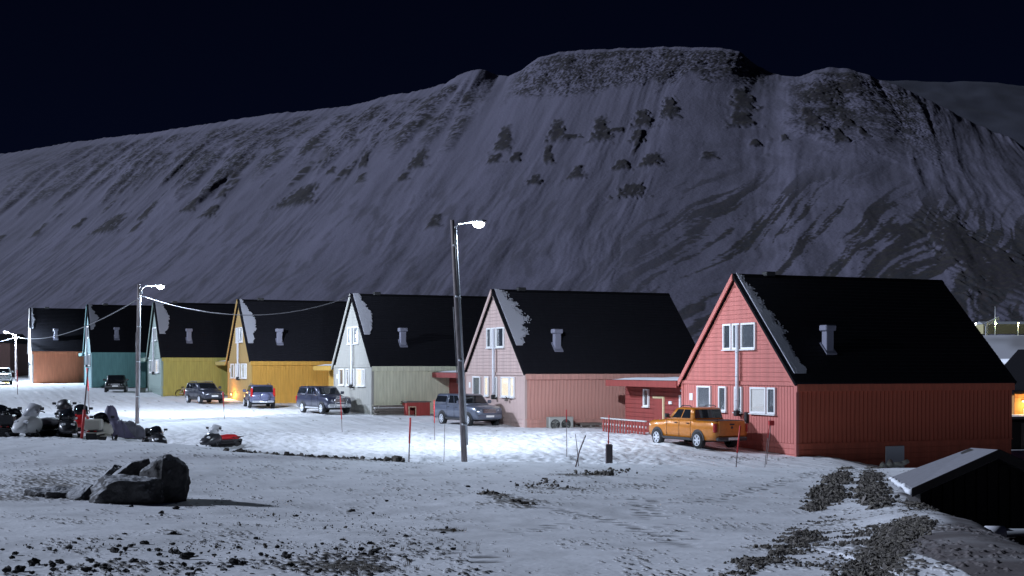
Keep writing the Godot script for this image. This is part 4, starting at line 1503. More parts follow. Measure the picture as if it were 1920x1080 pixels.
func rand_basis(s: Vector3) -> Basis:
	return Basis.from_euler(Vector3(rng.randf() * TAU, rng.randf() * TAU, rng.randf() * TAU)).scaled_local(s)

func gravel_band(pts: Array, per: float, size: float, out: Array, cols: Array, cut := 0.0):   # [u, v, half width m, density] along a band
	for i in pts.size() - 1:
		var a := to_ground(pts[i][0], pts[i][1])
		var b := to_ground(pts[i + 1][0], pts[i + 1][1])
		var n := int(a.distance_to(b) * per)
		for k in n:
			var t := rng.randf()
			var w: float = lerpf(pts[i][2], pts[i + 1][2], t)
			var off := Vector2(rng.randfn(0.0, 0.42), rng.randfn(0.0, 0.42)) * w
			var p := a.lerp(b, t)
			var x := p.x + off.x
			var d := -p.z + off.y
			if noi.patch.get_noise_2d(x, d) < -0.45 + cut + 0.55 * off.length() / maxf(w, 0.01): continue
			var s := size * exp(rng.randfn(0.0, 0.38))
			out.append(Transform3D(rand_basis(Vector3(s, s * rng.randf_range(0.5, 0.85), s)), Vector3(x, gy(x, d) + s * 0.25, -d)))
			var g := rng.randf_range(0.55, 1.35)
			cols.append(Color(g, g * 0.98, g * rng.randf_range(0.88, 1.0)))

func _ready():
	rng.seed = 7
	# camera: level, the lens shifted up, so that uprights stay upright
	var cam := Camera3D.new()
	cam.name = "camera"
	cam.projection = Camera3D.PROJECTION_FRUSTUM
	cam.near = 0.1
	cam.far = 6000.0
	cam.size = 2.0 * 0.1 * 540.0 / 2500.0
	cam.frustum_offset = Vector2(0, 0.1 * 150.0 / 2500.0)
	cam.position = Vector3(0, EYE, 0)
	add_child(cam)
	cam.current = true
	var sky := ProceduralSkyMaterial.new()
	sky.sky_top_color = Color(0.0006, 0.0011, 0.0048).linear_to_srgb()
	sky.sky_horizon_color = Color(0.0022, 0.0042, 0.0155).linear_to_srgb()
	sky.sky_curve = 0.09
	sky.ground_bottom_color = Color(0.0012, 0.0018, 0.004).linear_to_srgb()
	sky.ground_horizon_color = Color(0.0022, 0.0042, 0.0155).linear_to_srgb()
	var env := Environment.new()
	env.background_mode = Environment.BG_SKY
	env.sky = Sky.new()
	env.sky.sky_material = sky
	env.tonemap_mode = Environment.TONE_MAPPER_LINEAR
	env.tonemap_exposure = 1.0
	env.sdfgi_enabled = true
	env.ssao_enabled = true
	env.ssil_enabled = true
	var we := WorldEnvironment.new()
	we.name = "environment"
	we.environment = env
	add_child(we)
	var moon := DirectionalLight3D.new()
	moon.name = "moon"
	moon.light_energy = 1.05
	moon.light_color = Color(0.85, 0.90, 1.0)
	moon.light_angular_distance = 2.5
	moon.shadow_enabled = true
	moon.directional_shadow_max_distance = 3000.0
	add_child(moon)
	var el := deg_to_rad(25.0)
	var az := deg_to_rad(7.0)
	var to_moon := Vector3(-cos(el) * cos(az), sin(el), -cos(el) * sin(az))
	moon.basis = Basis.looking_at(-to_moon, Vector3.UP)

	make_materials()
	noi.patch = noise(77, 0.8, 3)
	M.snowy_rim = mat(Color(0.55, 0.57, 0.62), 0.7)
	M.snowy_hub = mat(Color(0.30, 0.31, 0.34), 0.8)
	build_ground()
	build_mountain()
	build_houses()
	build_lamps()
	build_cars()
	build_small()
	build_stones()
	build_town()

func build_houses():
	var red := house("house", "nearest red house with white windows, on the right beside the orange pickup", [10.34, -0.26, 61.76], Color(0.60, 0.19, 0.16), Color(0.66, 0.155, 0.085), true, {"d": "soft", "b": "dark", "c": "dark", "u1": "dark"}, [0.15, 0.72, 0.62, 0.93, 0.34], 101)
	var pink := house("house", "dusty pink house with two brightly lit ground-floor windows, left of the red house", [-1.11, 0.09, 79.77], Color(0.60, 0.44, 0.40), Color(0.70, 0.36, 0.30), true, {"b": "lit", "d": "lit", "e": "lit", "u3": "dark", "u1": "curtain"}, [0.45, 1.25, 0.35, 0.70, 0.65], 102)
	var sage := house("house", "pale grey-green house between the pink and the yellow house", [-11.12, 0.55, 92.73], Color(0.40, 0.395, 0.365), Color(0.78, 0.77, 0.59), false, {"d": "lit", "e": "soft", "u3": "dark", "b": "dark"}, [0.4, 0.95, 0.35, 0.6, 0.12], 103)
	var yellow := house("house", "bright yellow house behind the blue estate car", [-22.21, 0.96, 108.41], Color(0.48, 0.31, 0.10), Color(0.55, 0.29, 0.045), false, {"b": "soft", "d": "soft"}, [0.3, 1.0, 0.4, 0.74, 0.14], 104)
	var green := house("house", "house with mint gable and olive-yellow long side, behind the dark estate car", [-32.51, 1.35, 121.30], Color(0.28, 0.37, 0.33), Color(0.50, 0.43, 0.11), false, {"d": "lit"}, [0.5, 1.1, 0.5, 0.6, 0.14], 105)
	var teal := house("house", "teal house, second from the left end of the row", [-44.37, 2.02, 139.52], Color(0.20, 0.38, 0.40), Color(0.17, 0.38, 0.38), false, {}, [0.3, 0.8, 0.3, 0.55, 0.12], 106)
	house("house", "salmon orange house at the far left end of the row", [-55.59, 2.31, 154.0], Color(0.45, 0.42, 0.40), Color(0.60, 0.22, 0.115), false, {}, [0.15, 0.3, 0.12, 0.5, 0.1], 107)
	annex("red entrance building with snowy flat roof and porch fence, left of the nearest red house", red, Color(0.30, 0.045, 0.035), true)
	annex("brown-eaved red entrance building between the pale green and the pink house", pink, Color(0.28, 0.05, 0.045), false, -11.0)
	annex("flat-roofed entrance building between the yellow and the pale green house", sage, Color(0.5, 0.30, 0.05), false, -10.5)
	annex("flat-roofed entrance building between the olive and the yellow house", yellow, Color(0.45, 0.33, 0.08), false, -10.0)
	annex("flat-roofed entrance building between the teal and the mint-gabled house", green, Color(0.2, 0.3, 0.22), false, -10.0)
	annex("flat-roofed entrance building between the orange and the teal house", teal, Color(0.12, 0.26, 0.26), false, -10.0)
	# meter boxes and notices on single houses
	var mt := MB.new()
	mt.bbox(Vector3(-0.02, 1.5, 1.02), Vector3(0.16, 0.5, 0.22), 0.02)
	put("meter_box", mt, M.black, red)
	var hatch := MB.new()
	hatch.bbox(Vector3(5.1, -0.24, 5.02), Vector3(1.0, 1.1, 0.06), 0.015)
	put("grey_hatch", hatch, M.galv, red)
	var cr := MB.new()
	cr.tube([Vector3(-0.1, 1.62, 2.55), Vector3(-0.3, 1.75, 2.75)], [0.03], 6)
	cr.bbox(Vector3(-0.15, 1.55, 2.45), Vector3(0.2, 0.12, 0.2), 0.03)
	put("bird_table", cr, M.old_wood, pink)
	# heat pump and slatted crate against the pink house
	var off := func(h: Node3D, p: Vector3) -> Vector3: return h.position + Basis(Vector3.UP, TH) * p
	var hp := thing("heat_pump", "grey twin-fan heat pump against the pink house's long wall", "heat pump", off.call(pink, Vector3(1.9, -0.35, 5.5)), TH)
	var c := MB.new()
	c.bbox(Vector3(0, 0.58, 0), Vector3(1.5, 0.85, 0.45), 0.03)
	put("casing", c, mat(Color(0.42, 0.43, 0.40), 0.6), hp)
	for s in [-1, 1]:
		var fan := MB.new(true)
		fan.lathe(Vector3(0.33 * s - 0.05, 0.58, 0.225), Vector3(0, 0, 1), [[0.0, 0.29], [0.012, 0.285], [0.013, 0.25], [-0.02, 0.24]], 24)
		put("fan", fan, M.plastic, hp)
		var ft := MB.new()
		ft.box(Vector3(0.55 * s, 0.075, 0), Vector3(0.09, 0.16, 0.5))
		put("foot", ft, M.black, hp)
	var ct := thing("crate", "low grey wooden crate beside the heat pump at the pink house", "crate", off.call(pink, Vector3(3.6, -0.42, 5.6)), TH)
	for k in 4:
		var sl := MB.new()
		sl.box(Vector3(0, 0.12 + 0.17 * k, 0.42), Vector3(1.35, 0.12, 0.025))
		put("slat", sl, M.old_wood, ct)
	for sx in [-0.6, 0.0, 0.6]:
		var po := MB.new()
		po.box(Vector3(sx, 0.34, 0.39), Vector3(0.09, 0.68, 0.035))
		put("post", po, M.offwhite, ct)
	var lid := MB.new()
	lid.box(Vector3(0, 0.70, 0), Vector3(1.4, 0.04, 0.9))
	lid.box(Vector3(0, 0.3, -0.42), Vector3(1.3, 0.6, 0.03))
	put("lid", lid, M.old_wood, ct)
	# red kennel and a pile of planks by the pale green house
	var kn := thing("kennel", "red wooden kennel with square opening, in front of the pale green house", "kennel", off.call(sage, Vector3(2.75, -0.32, 5.95)), TH)
	var kp := MB.new()
	kp.prism(PackedVector2Array([Vector2(-0.8, 0), Vector2(-0.62, 0), Vector2(-0.62, 0.62), Vector2(-0.22, 0.62), Vector2(-0.22, 0), Vector2(0.8, 0), Vector2(0.8, 0.95), Vector2(-0.8, 0.95)]), Vector3(0, 0.05, 0.5), Vector3(1, 0, 0), Vector3(0, 1, 0), Vector3(0, 0, -0.04))
	kp.box(Vector3(-0.78, 0.5, 0), Vector3(0.04, 0.9, 0.9)); kp.box(Vector3(0.78, 0.5, 0), Vector3(0.04, 0.9, 0.9)); kp.box(Vector3(0, 0.5, -0.45), Vector3(1.5, 0.9, 0.04))
	put("walls", kp, wood(Color(0.42, 0.06, 0.05), M.grime), kn)
	var kr := MB.new()
	kr.bbox(Vector3(0, 1.04, 0.02), Vector3(1.75, 0.07, 1.15), 0.015)
	put("roof", kr, M.old_wood, kn)
	var kf := MB.new()
	for q in [[-0.65, 0.33, 0.06, 0.66], [-0.19, 0.33, 0.06, 0.66], [-0.42, 0.69, 0.52, 0.06]]: kf.box(Vector3(q[0], q[1] + 0.03, 0.515), Vector3(q[2], q[3], 0.03))
	put("opening_frame", kf, mat(Color(0.5, 0.42, 0.28), 0.7), kn)
	var pk := thing("plank_pile", "pile of weathered grey planks against the pale green house", "planks", off.call(sage, Vector3(1.05, -0.25, 5.55)), TH)
	for k in 14:
		var pb := MB.new()
		pb.box(Vector3(rng.randf_range(-0.15, 0.15), 0.09 + 0.1 * (k / 2), -0.18 + 0.36 * (k % 2)), Vector3(rng.randf_range(1.7, 2.3), 0.07, 0.3), Basis(Vector3.UP, rng.randf_range(-0.05, 0.05)))
		put("plank", pb, M.offwhite if k % 5 == 1 else M.old_wood, pk)
	# bins and odds and ends between the houses
	for q in [["green wheeled bin at the mint-gabled house's left corner", green, Vector3(1.3, -0.3, -5.9), Color(0.16, 0.26, 0.05), 1.15], ["low dark box at the foot of the mint gable", green, Vector3(-0.8, -0.4, -3.2), Color(0.03, 0.04, 0.03), 0.7], ["teal wheeled bin between the orange and the teal house", teal, Vector3(0.8, -0.3, -6.2), Color(0.08, 0.25, 0.24), 1.4], ["yellow salt box by the orange house's front corner", null, Vector3.ZERO, Color(0.55, 0.36, 0.05), 1.0]]:
		var at: Vector3 = off.call(q[1], q[2]) if q[1] else W(-57.3, gy(-57.3, 151.0) - 0.05, 151.0)
		var bn := thing("storage_bin", q[0], "bin", at, TH)
		var bb := MB.new()
		bb.rings([[Vector3(-0.3, 0, -0.3), Vector3(0.3, 0, -0.3), Vector3(0.3, 0, 0.3), Vector3(-0.3, 0, 0.3)], [Vector3(-0.36, q[4] * 0.9, -0.36), Vector3(0.36, q[4] * 0.9, -0.36), Vector3(0.36, q[4] * 0.9, 0.36), Vector3(-0.36, q[4] * 0.9, 0.36)]])
		var bmat := mat(q[3], 0.5)
		put("tub", bb, bmat, bn)
		var bl := MB.new()
		bl.bbox(Vector3(0, q[4] * 0.94, 0), Vector3(0.8, 0.08, 0.8), 0.03, Basis(Vector3.BACK, 0.06))
		put("lid", bl, bmat, bn)
	# a bicycle leaning on the olive wall
	var bk := thing("bicycle", "pale bicycle leaning against the olive wall", "bicycle", off.call(green, Vector3(2.0, -0.45, 5.45)), TH)
	for xx in [-0.55, 0.55]:
		var wl := MB.new(true)
		var ring := []
		for k in 25: ring.append(Vector3(xx + cos(TAU * k / 24) * 0.34, 0.36 + sin(TAU * k / 24) * 0.34, 0))
		wl.tube(ring, [0.03], 6, false)
		put("wheel", wl, M.rubber, bk)
	var fr := MB.new(true)
	for q in [[-0.55, 0.36, -0.1, 0.36], [-0.1, 0.36, -0.25, 0.85], [-0.25, 0.85, -0.55, 0.36], [-0.1, 0.36, 0.38, 0.8], [-0.22, 0.8, 0.38, 0.85], [0.36, 0.95, 0.55, 0.36]]: fr.tube([Vector3(q[0], q[1], 0), Vector3(q[2], q[3], 0)], [0.025], 6)
	put("frame", fr, mat(Color(0.6, 0.55, 0.5), 0.4), bk)
	var sa := MB.new()
	sa.bbox(Vector3(-0.27, 0.93, 0), Vector3(0.26, 0.06, 0.14), 0.02)
	put("saddle", sa, M.black, bk)
	var hb := MB.new(true)
	hb.tube([Vector3(0.3, 1.02, -0.28), Vector3(0.38, 1.0, 0), Vector3(0.3, 1.02, 0.28)], [0.016], 6)
	put("handlebar", hb, M.black, bk)
	# warm wall lamps low on two gables
	for q in [["warm wall lamp low on the yellow gable", yellow, Vector3(-0.22, 0.35, -2.2), 8.0], ["small wall lamp at the yellow wall behind the dark pickup", yellow, Vector3(8.6, 0.35, 5.3), 3.0]]:
		var wlp := thing("wall_lamp", q[0], "lamp", off.call(q[1], q[2]), TH)
		var bs := MB.new()
		bs.bbox(Vector3(0.08, 0.06, 0) if q[2].x < 1.0 else Vector3(0, 0.06, -0.08), Vector3(0.1, 0.16, 0.16), 0.02)
		put("base", bs, M.black, wlp)
		var gl := MB.new(true)
		gl.lathe(Vector3(0, 0.08, 0), Vector3(0, -1, 0), [[0, 0.03], [0.02, 0.075], [0.12, 0.075], [0.15, 0.03]], 14)
		put("lamp_bulb", gl, glow(Color(1.0, 0.72, 0.38), 5.0), wlp)
		var ol := OmniLight3D.new()
		ol.name = "bulb_light"
		wlp.add_child(ol, true)
		ol.position = Vector3(0, 0.01, 0)
		ol.light_energy = q[3]
		ol.light_color = Color(1.0, 0.66, 0.32)
		ol.light_size = 0.07
		ol.omni_range = 60.0
		ol.omni_attenuation = 2.0
		ol.shadow_enabled = true

func build_lamps():
	var f1 := W(-1.74, gy(-1.74, 50.0) - 0.1, 50.0)
	street_lamp("tallest street lamp on a leaning wooden pole, in front of the pink house", f1, W(-2.24, 9.05, 50.0), [W(-2.09, 8.8, 50.0), W(-2.02, 8.93, 50.2), W(-1.72, 9.02, 50.6), W(-1.4, 9.1, 51.0)], W(-1.28, 9.05, 51.2), -0.6, 46.0, 430.0, Vector3(-0.08, -0.06, -0.99))
	var f2 := W(-22.5, gy(-22.5, 80.0) - 0.1, 80.0)
	street_lamp("street lamp on a dark wooden pole in front of the teal and mint houses", f2, W(-22.4, 8.5, 80.0), [W(-22.25, 7.9, 80.0), W(-22.2, 8.3, 80.0), W(-22.0, 8.46, 80.4), W(-21.5, 8.5, 80.9)], W(-21.35, 8.46, 81.0), -0.6, 80.0, 600.0, Vector3(-0.02, -0.08, -0.99))
	var f3 := W(-55.8, gy(-55.8, 150.0) - 0.1, 150.0)
	street_lamp("farthest street lamp, pale pole beside the dark brown building on the left", f3, W(-55.8, 7.25, 150.0), [W(-55.9, 6.9, 150.0), W(-56.1, 7.25, 150.0), W(-56.6, 7.5, 149.6), W(-56.9, 7.6, 149.4)], W(-56.75, 7.55, 149.4), 0.6, 330.0, 0.0, Vector3.DOWN, false)
	cable("cable sagging from the middle lamp pole to the pale green gable's peak", W(-22.35, 7.85, 80.0), W(-11.2, 8.5, 92.6), 1.25)
	cable("cable sagging from the middle lamp pole to the farthest one", W(-22.5, 7.6, 80.0), W(-55.8, 7.0, 150.0), 1.0)
	cable("cable leaving the farthest lamp pole to the left", W(-55.85, 6.95, 150.0), W(-75.0, 6.0, 160.0), 0.8)

func build_cars():
	var at := func(x: float, d: float) -> Vector3: return G(x, d, -0.03)
	vehicle("pickup", "orange double-cab pickup parked beside the nearest red house", "pickup", at.call(8.35, 61.2), atan2(0.885, -0.466), pickup(Color(0.62, 0.21, 0.02), {"metallic": 0.15, "sill": M.plastic, "rear_bumper": M.plastic, "tall_lamp": 0.40, "lamp_up": -0.02, "rails": true, "h": 1.82, "mirror": M.plastic}))
	vehicle("pickup", "blue-grey double-cab pickup with canopy, behind the tallest lamp pole", "pickup", at.call(-2.55, 78.6), atan2(-0.86, 0.51), pickup(Color(0.15, 0.17, 0.23), {"canopy": true, "bed": false, "belt": 1.27, "side": [[0.12, 0.50], [0.55, 0.93]], "bumper": mat(Color(0.13, 0.15, 0.2), 0.3, 0.2)}))
	vehicle("pickup", "dark blue pickup with silver bull bar and canopy, in front of the pale green gable", "pickup", at.call(-12.8, 91.0), atan2(-0.84, 0.54), pickup(Color(0.045, 0.05, 0.085), {"canopy": true, "bed": false, "bull_bar": true, "belt": 1.28, "sill": M.alloy, "bumper": M.alloy, "wb": 3.1}))
	vehicle("estate_car", "blue estate car seen from behind, in front of the yellow house", "car", at.call(-18.75, 98.8), atan2(0.95, -0.31), suv(Color(0.10, 0.11, 0.20), {"spare": true, "rails": true, "tall_lamp": 0.62, "lamp_up": 0.42, "roof_end": -1.98, "rear_bumper": mat(Color(0.25, 0.26, 0.3), 0.4)}))
	vehicle("estate_car", "dark estate car with roof bars in front of the olive wall", "car", at.call(-24.2, 105.0), atan2(-0.84, 0.54), suv(Color(0.055, 0.06, 0.085), {"rails": true, "bars": true, "h": 1.62, "wb": 2.7}))
	vehicle("estate_car", "black car facing the road in front of the teal wall", "car", at.call(-37.4, 126.0), atan2(-0.97, 0.24), suv(Color(0.02, 0.02, 0.022), {"w": 1.86, "h": 1.62, "belt": 1.05}))
	vehicle("pickup", "snow-dusted grey pickup under the farthest street lamp", "pickup", at.call(-55.8, 146.0), atan2(-0.93, 0.37), pickup(Color(0.42, 0.44, 0.44), {"canopy": true, "bed": false, "bumper": M.alloy}))

func build_small():
	var mobs := "snowmobiles parked beside the road"
	var blackm := mat(Color(0.04, 0.04, 0.046), 0.3)
	var white := mat(Color(0.55, 0.55, 0.55), 0.45)
	var beige := mat(Color(0.50, 0.49, 0.42), 0.5)
	var redm := mat(Color(0.55, 0.02, 0.025), 0.35)
	var grey := mat(Color(0.16, 0.16, 0.18), 0.5)
	var pale := mat(Color(0.52, 0.53, 0.56), 0.35)
	var g := func(u: float, d: float, up := 0.0) -> Vector3: return G((u - 960.0) / 2500.0 * d, d, up)
	snowmobile("black snowmobile seen from behind at the far left of the parked group", g.call(24, 61.0), 1.66, {"hood": blackm, "box": true, "group": mobs, "backrest": true})
	snowmobile("white-hooded snowmobile with pale windshield, second from the left", g.call(70, 60.5), -1.85, {"hood": white, "shield": pale, "group": mobs, "seat": grey})
	snowmobile("black snowmobile with tall seat in the middle of the parked group", g.call(126, 60.5), -1.2, {"hood": blackm, "group": mobs, "backrest": true})
	snowmobile("dark snowmobile standing behind the middle of the group", g.call(120, 66.0, 0.3), -1.2, {"hood": blackm, "group": mobs, "shield": M.plastic})
	snowmobile("snowmobile with red hood, half hidden behind the red-sleeved stake", g.call(152, 65.0, 0.1), -1.3, {"hood": redm, "group": mobs})
	snowmobile("beige snowmobile with cream cargo box and black flap, beside the tarpaulin", g.call(187, 60.3), 1.62, {"hood": beige, "box": true, "box_mat": beige, "tunnel": beige, "group": mobs})
	snowmobile("grey snowmobile turned away at the left edge of the group", g.call(4, 67.0), -1.5, {"hood": grey, "group": mobs, "rack": true})
	snowmobile("small black snowmobile with upright backrest, in front of the middle lamp pole", g.call(290, 60.0, 0.05), -1.0, {"hood": blackm, "backrest": true, "rack": true, "group": mobs})
	snowmobile("snowmobile with red seat and clear windshield, rightmost of the group", g.call(411, 60.0, 0.0), -2.15, {"hood": blackm, "seat": redm, "shield": pale, "group": mobs, "rack": true})
	for o in get_children():
		if String(o.name).begins_with("snowmobile"): o.scale = Vector3.ONE * (0.80 if o.position.x > -17.0 else (1.15 if "white" in String(o.get_meta("label")) else 0.95))
	var tarp := mat(Color(0.085, 0.078, 0.13), 0.6)
	var tarp2 := mat(Color(0.09, 0.09, 0.115), 0.65)
	draped("covered_snowmobile", "snowmobile under a tall purple-grey tarpaulin", "covered snowmobile", g.call(212, 66.5), 0.5, 1.0, 1.1, [[-0.1, -0.15, 0.55, 0.5, 1.45], [0.15, 0.2, 0.7, 0.7, 0.75]], tarp, 5)
	draped("covered_snowmobile", "low sledge under a dark grey tarpaulin beside the lamp pole", "covered sledge", g.call(240, 67.0), 0.2, 1.0, 0.9, [[-0.2, 0, 0.8, 0.75, 0.80], [0.4, 0, 0.6, 0.65, 0.6]], tarp2, 6)
	# snow stakes
	var px := func(u: float, v: float, d: float) -> Vector3: return W((u - 960.0) / 2500.0 * d, EYE + (690.0 - v) / 2500.0 * d, d)
	stake("tall leaning stake with red foot and red tip among the snowmobiles", g.call(153, 58.0), px.call(165, 690, 58.0), 0.04, 0.02, 0.42)
	stake("brown-red stake standing in the bank left of the tallest lamp pole", g.call(766, 53.0), px.call(769.5, 783, 53.0), 0.026, 0.45, 1.0)
	stake("thin grey stake just left of the tallest lamp pole", g.call(832, 53.5), px.call(834, 795, 53.5), 0.014, 0.0, 0.0)
	stake("thin stake with pink sleeve in front of the blue-grey pickup", g.call(815, 62.0), px.call(814, 750, 62.0), 0.016, 0.45, 1.0)
	stake("thin stake with red tip in front of the dark blue pickup's bull bar", g.call(642, 70.0), px.call(638, 742, 70.0), 0.018, 0.35, 1.0)
	stake("thin stake with red tip beside the dark estate car", g.call(421, 84.0), px.call(418, 735, 84.0), 0.02, 0.45, 1.0)
	stake("stake with red tip in front of the heat pump", g.call(1063, 55.0), px.call(1062, 768, 55.0), 0.017, 0.75, 1.0)
	stake("stake with red tip behind the short dark post", g.call(1140, 56.0), px.call(1142, 778, 56.0), 0.018, 0.3, 1.0)
	stake("red stake behind the orange pickup's tailgate", g.call(1378, 50.0), px.call(1388, 798, 50.0), 0.022, 0.42, 1.0)
	stake("thin stake against the red gable, right of the orange pickup", g.call(1433, 53.0), px.call(1444, 786, 53.0), 0.014, 0.6, 0.95)
	stake("stake with red sleeve in front of the snow-dusted pickup", g.call(33, 120.0), px.call(32, 694, 120.0), 0.03, 0.3, 1.0)
	stake("stout leaning red-brown stick stuck in bare soil", g.call(1075, 43.5), px.call(1098, 816, 43.5), 0.026, 0.0, 0.0, "")
	stake("thin stick crossing the stout leaning stick", g.call(1086, 44.0), px.call(1079, 814, 44.0), 0.015, 0.0, 0.0, "")
	stake("thin stake with red sleeve at the teal gable's foot", g.call(168, 88.0), px.call(163, 690, 88.0), 0.03, 0.5, 1.0)
	var bo := thing("bollard", "short dark wooden post on the snow bank", "post", g.call(1142, 46.6), 0.0)
	var bm := MB.new()
	bm.bbox(Vector3(0, 0.3, 0), Vector3(0.24, 0.95, 0.24), 0.03)
	put("post", bm, M.post_wood, bo)
	var bs := MB.new()
	bs.box(Vector3(-0.124, 0.35, 0), Vector3(0.006, 0.7, 0.12))
	put("reflector", bs, mat(Color(0.35, 0.30, 0.33), 0.4), bo)
	var sign_ := thing("sign_post", "small red box on a thin rod in front of the red gable", "sign", g.call(1436, 54.0), 0.0)
	var sg := MB.new()
	sg.tube([Vector3(0, -0.2, 0), Vector3(0.2, 1.55, 0)], [0.016], 6)
	put("rod", sg, M.grey_rod, sign_)
	var sb := MB.new()
	sb.bbox(Vector3(0.22, 1.65, 0), Vector3(0.24, 0.2, 0.12), 0.02)
	put("box", sb, M.red_paint, sign_)
	# shed at the lower right: only its roof and dark gable rise above the bank
	var sh := thing("shed", "low dark shed with grey roof at the lower right", "shed", Vector3.ZERO)
	var B := Vector3(8.12, 1.06, -27.0)
	var A := Vector3(8.55, 1.05, -30.0)
	var RF := Vector3(9.78, 1.86, -26.75)
	var RB := Vector3(10.24, 1.72, -29.75)
	var right := (RF - B)
	var rr := Vector3(right.x, -right.y, right.z)
	var rm := MB.new()
	var th := Vector3(0, -0.17, 0)
	rm.hexa([B + th, A + th, RB + th, RF + th, B, A, RB, RF])
	var E2 := RF + rr
	var F2 := RB + rr
	rm.hexa([RF + th, RB + th, F2 + th, E2 + th, RF, RB, F2, E2])
	var roofm := mat(Color(0.24, 0.24, 0.27), 0.8)
	roofm.albedo_texture = M.grime
	roofm.uv1_triplanar = true
	var rfn := put("roof", rm, roofm, sh)
	var bargem := MB.new()
	var o := Vector3(-0.08, 0, 0.18)
	var dn := Vector3(0, -0.16, 0)
	bargem.hexa([B + o * 0.2 + dn, B + o + dn, RF + o + dn, RF + o * 0.2 + dn, B + o * 0.2 - th * 0.1, B + o - th * 0.1, RF + o - th * 0.1, RF + o * 0.2 - th * 0.1])
	bargem.hexa([RF + o * 0.2 + dn, RF + o + dn, E2 + o + dn, E2 + o * 0.2 + dn, RF + o * 0.2 - th * 0.1, RF + o - th * 0.1, E2 + o - th * 0.1, E2 + o * 0.2 - th * 0.1])
	put("barge_board", bargem, M.dark_wood, sh)
	var wm := MB.new()
	var wl := Vector3(0.25, -0.25, -0.35)
	wm.prism(PackedVector2Array([Vector2(8.4, -1.4), Vector2(11.2, -1.4), Vector2(11.2, 1.05), Vector2(9.75, 1.72), Vector2(8.4, 1.02)]), Vector3(0, 0, -27.3), Vector3(1, 0, 0), Vector3(0, 1, 0), Vector3(0.4, 0, -2.3))
	put("wall", wm, M.dark_wood, sh)
	for k in 12:
		var pb := MB.new()
		var x := 8.45 + 0.23 * k
		var hi := minf(1.0 + (x - 8.4) * 0.5, 1.72 - maxf(0.0, x - 9.75) * 0.46) - 0.06
		pb.box(Vector3(x, (hi - 1.4) / 2, -27.27), Vector3(0.2, hi + 1.4, 0.03))
		put("board", pb, M.dark_wood, sh)
	var pi := thing("pipe", "grey pipe on trestles below the shed", "pipe", Vector3.ZERO)
	var pm := MB.new(true)
	pm.tube([W(8.55, 0.46, 24.6), W(12.5, 0.40, 25.2)], [0.075], 12)
	put("tube", pm, M.galv, pi)
	var pj := MB.new(true)
	pj.tube([W(8.75, 0.46, 24.63), W(9.1, 0.45, 24.68)], [0.125], 14)
	put("coupling", pj, M.pipe_white, pi)
	for xx in [9.3, 10.9]:
		var tr := MB.new()
		tr.box(W(xx, -0.3, 24.75), Vector3(0.12, 1.3, 0.12))
		put("trestle", tr, M.dark_wood, pi)
	# snow lying along the shed's eave
	var es := MB.new(true)
	var path := []
	var rad := []
	for k in 15:
		var t := k / 14.0
		path.append(A.lerp(B, t) + Vector3(rng.randf_range(-0.03, 0.03) - 0.03, rng.randf_range(-0.03, 0.02) - 0.02 - 0.05 * t, 0))
		rad.append(rng.randf_range(0.03, 0.07))
	es.tube(path, rad, 7)
	put("eave_snow", es, M.pure_snow, rfn)
	# pale debris at the red house's foot
	for k in 4:
		var cn := thing("firewood_log", "pale split log lying at the red house's foot", "log", W(15.9 + 0.33 * k, gy(16.0, 57.4) + 0.12, 57.2 + 0.1 * k), rng.randf() * 3.0, "pale logs at the foot of the red house")
		var cm := MB.new(true)
		cm.tube([Vector3(-0.24, 0.05, 0), Vector3(0.22, 0.12 + 0.1 * (k % 2), 0)], [0.12, 0.10], 9)
		put("wood", cm, mat(Color(0.6, 0.58, 0.5), 0.8), cn)

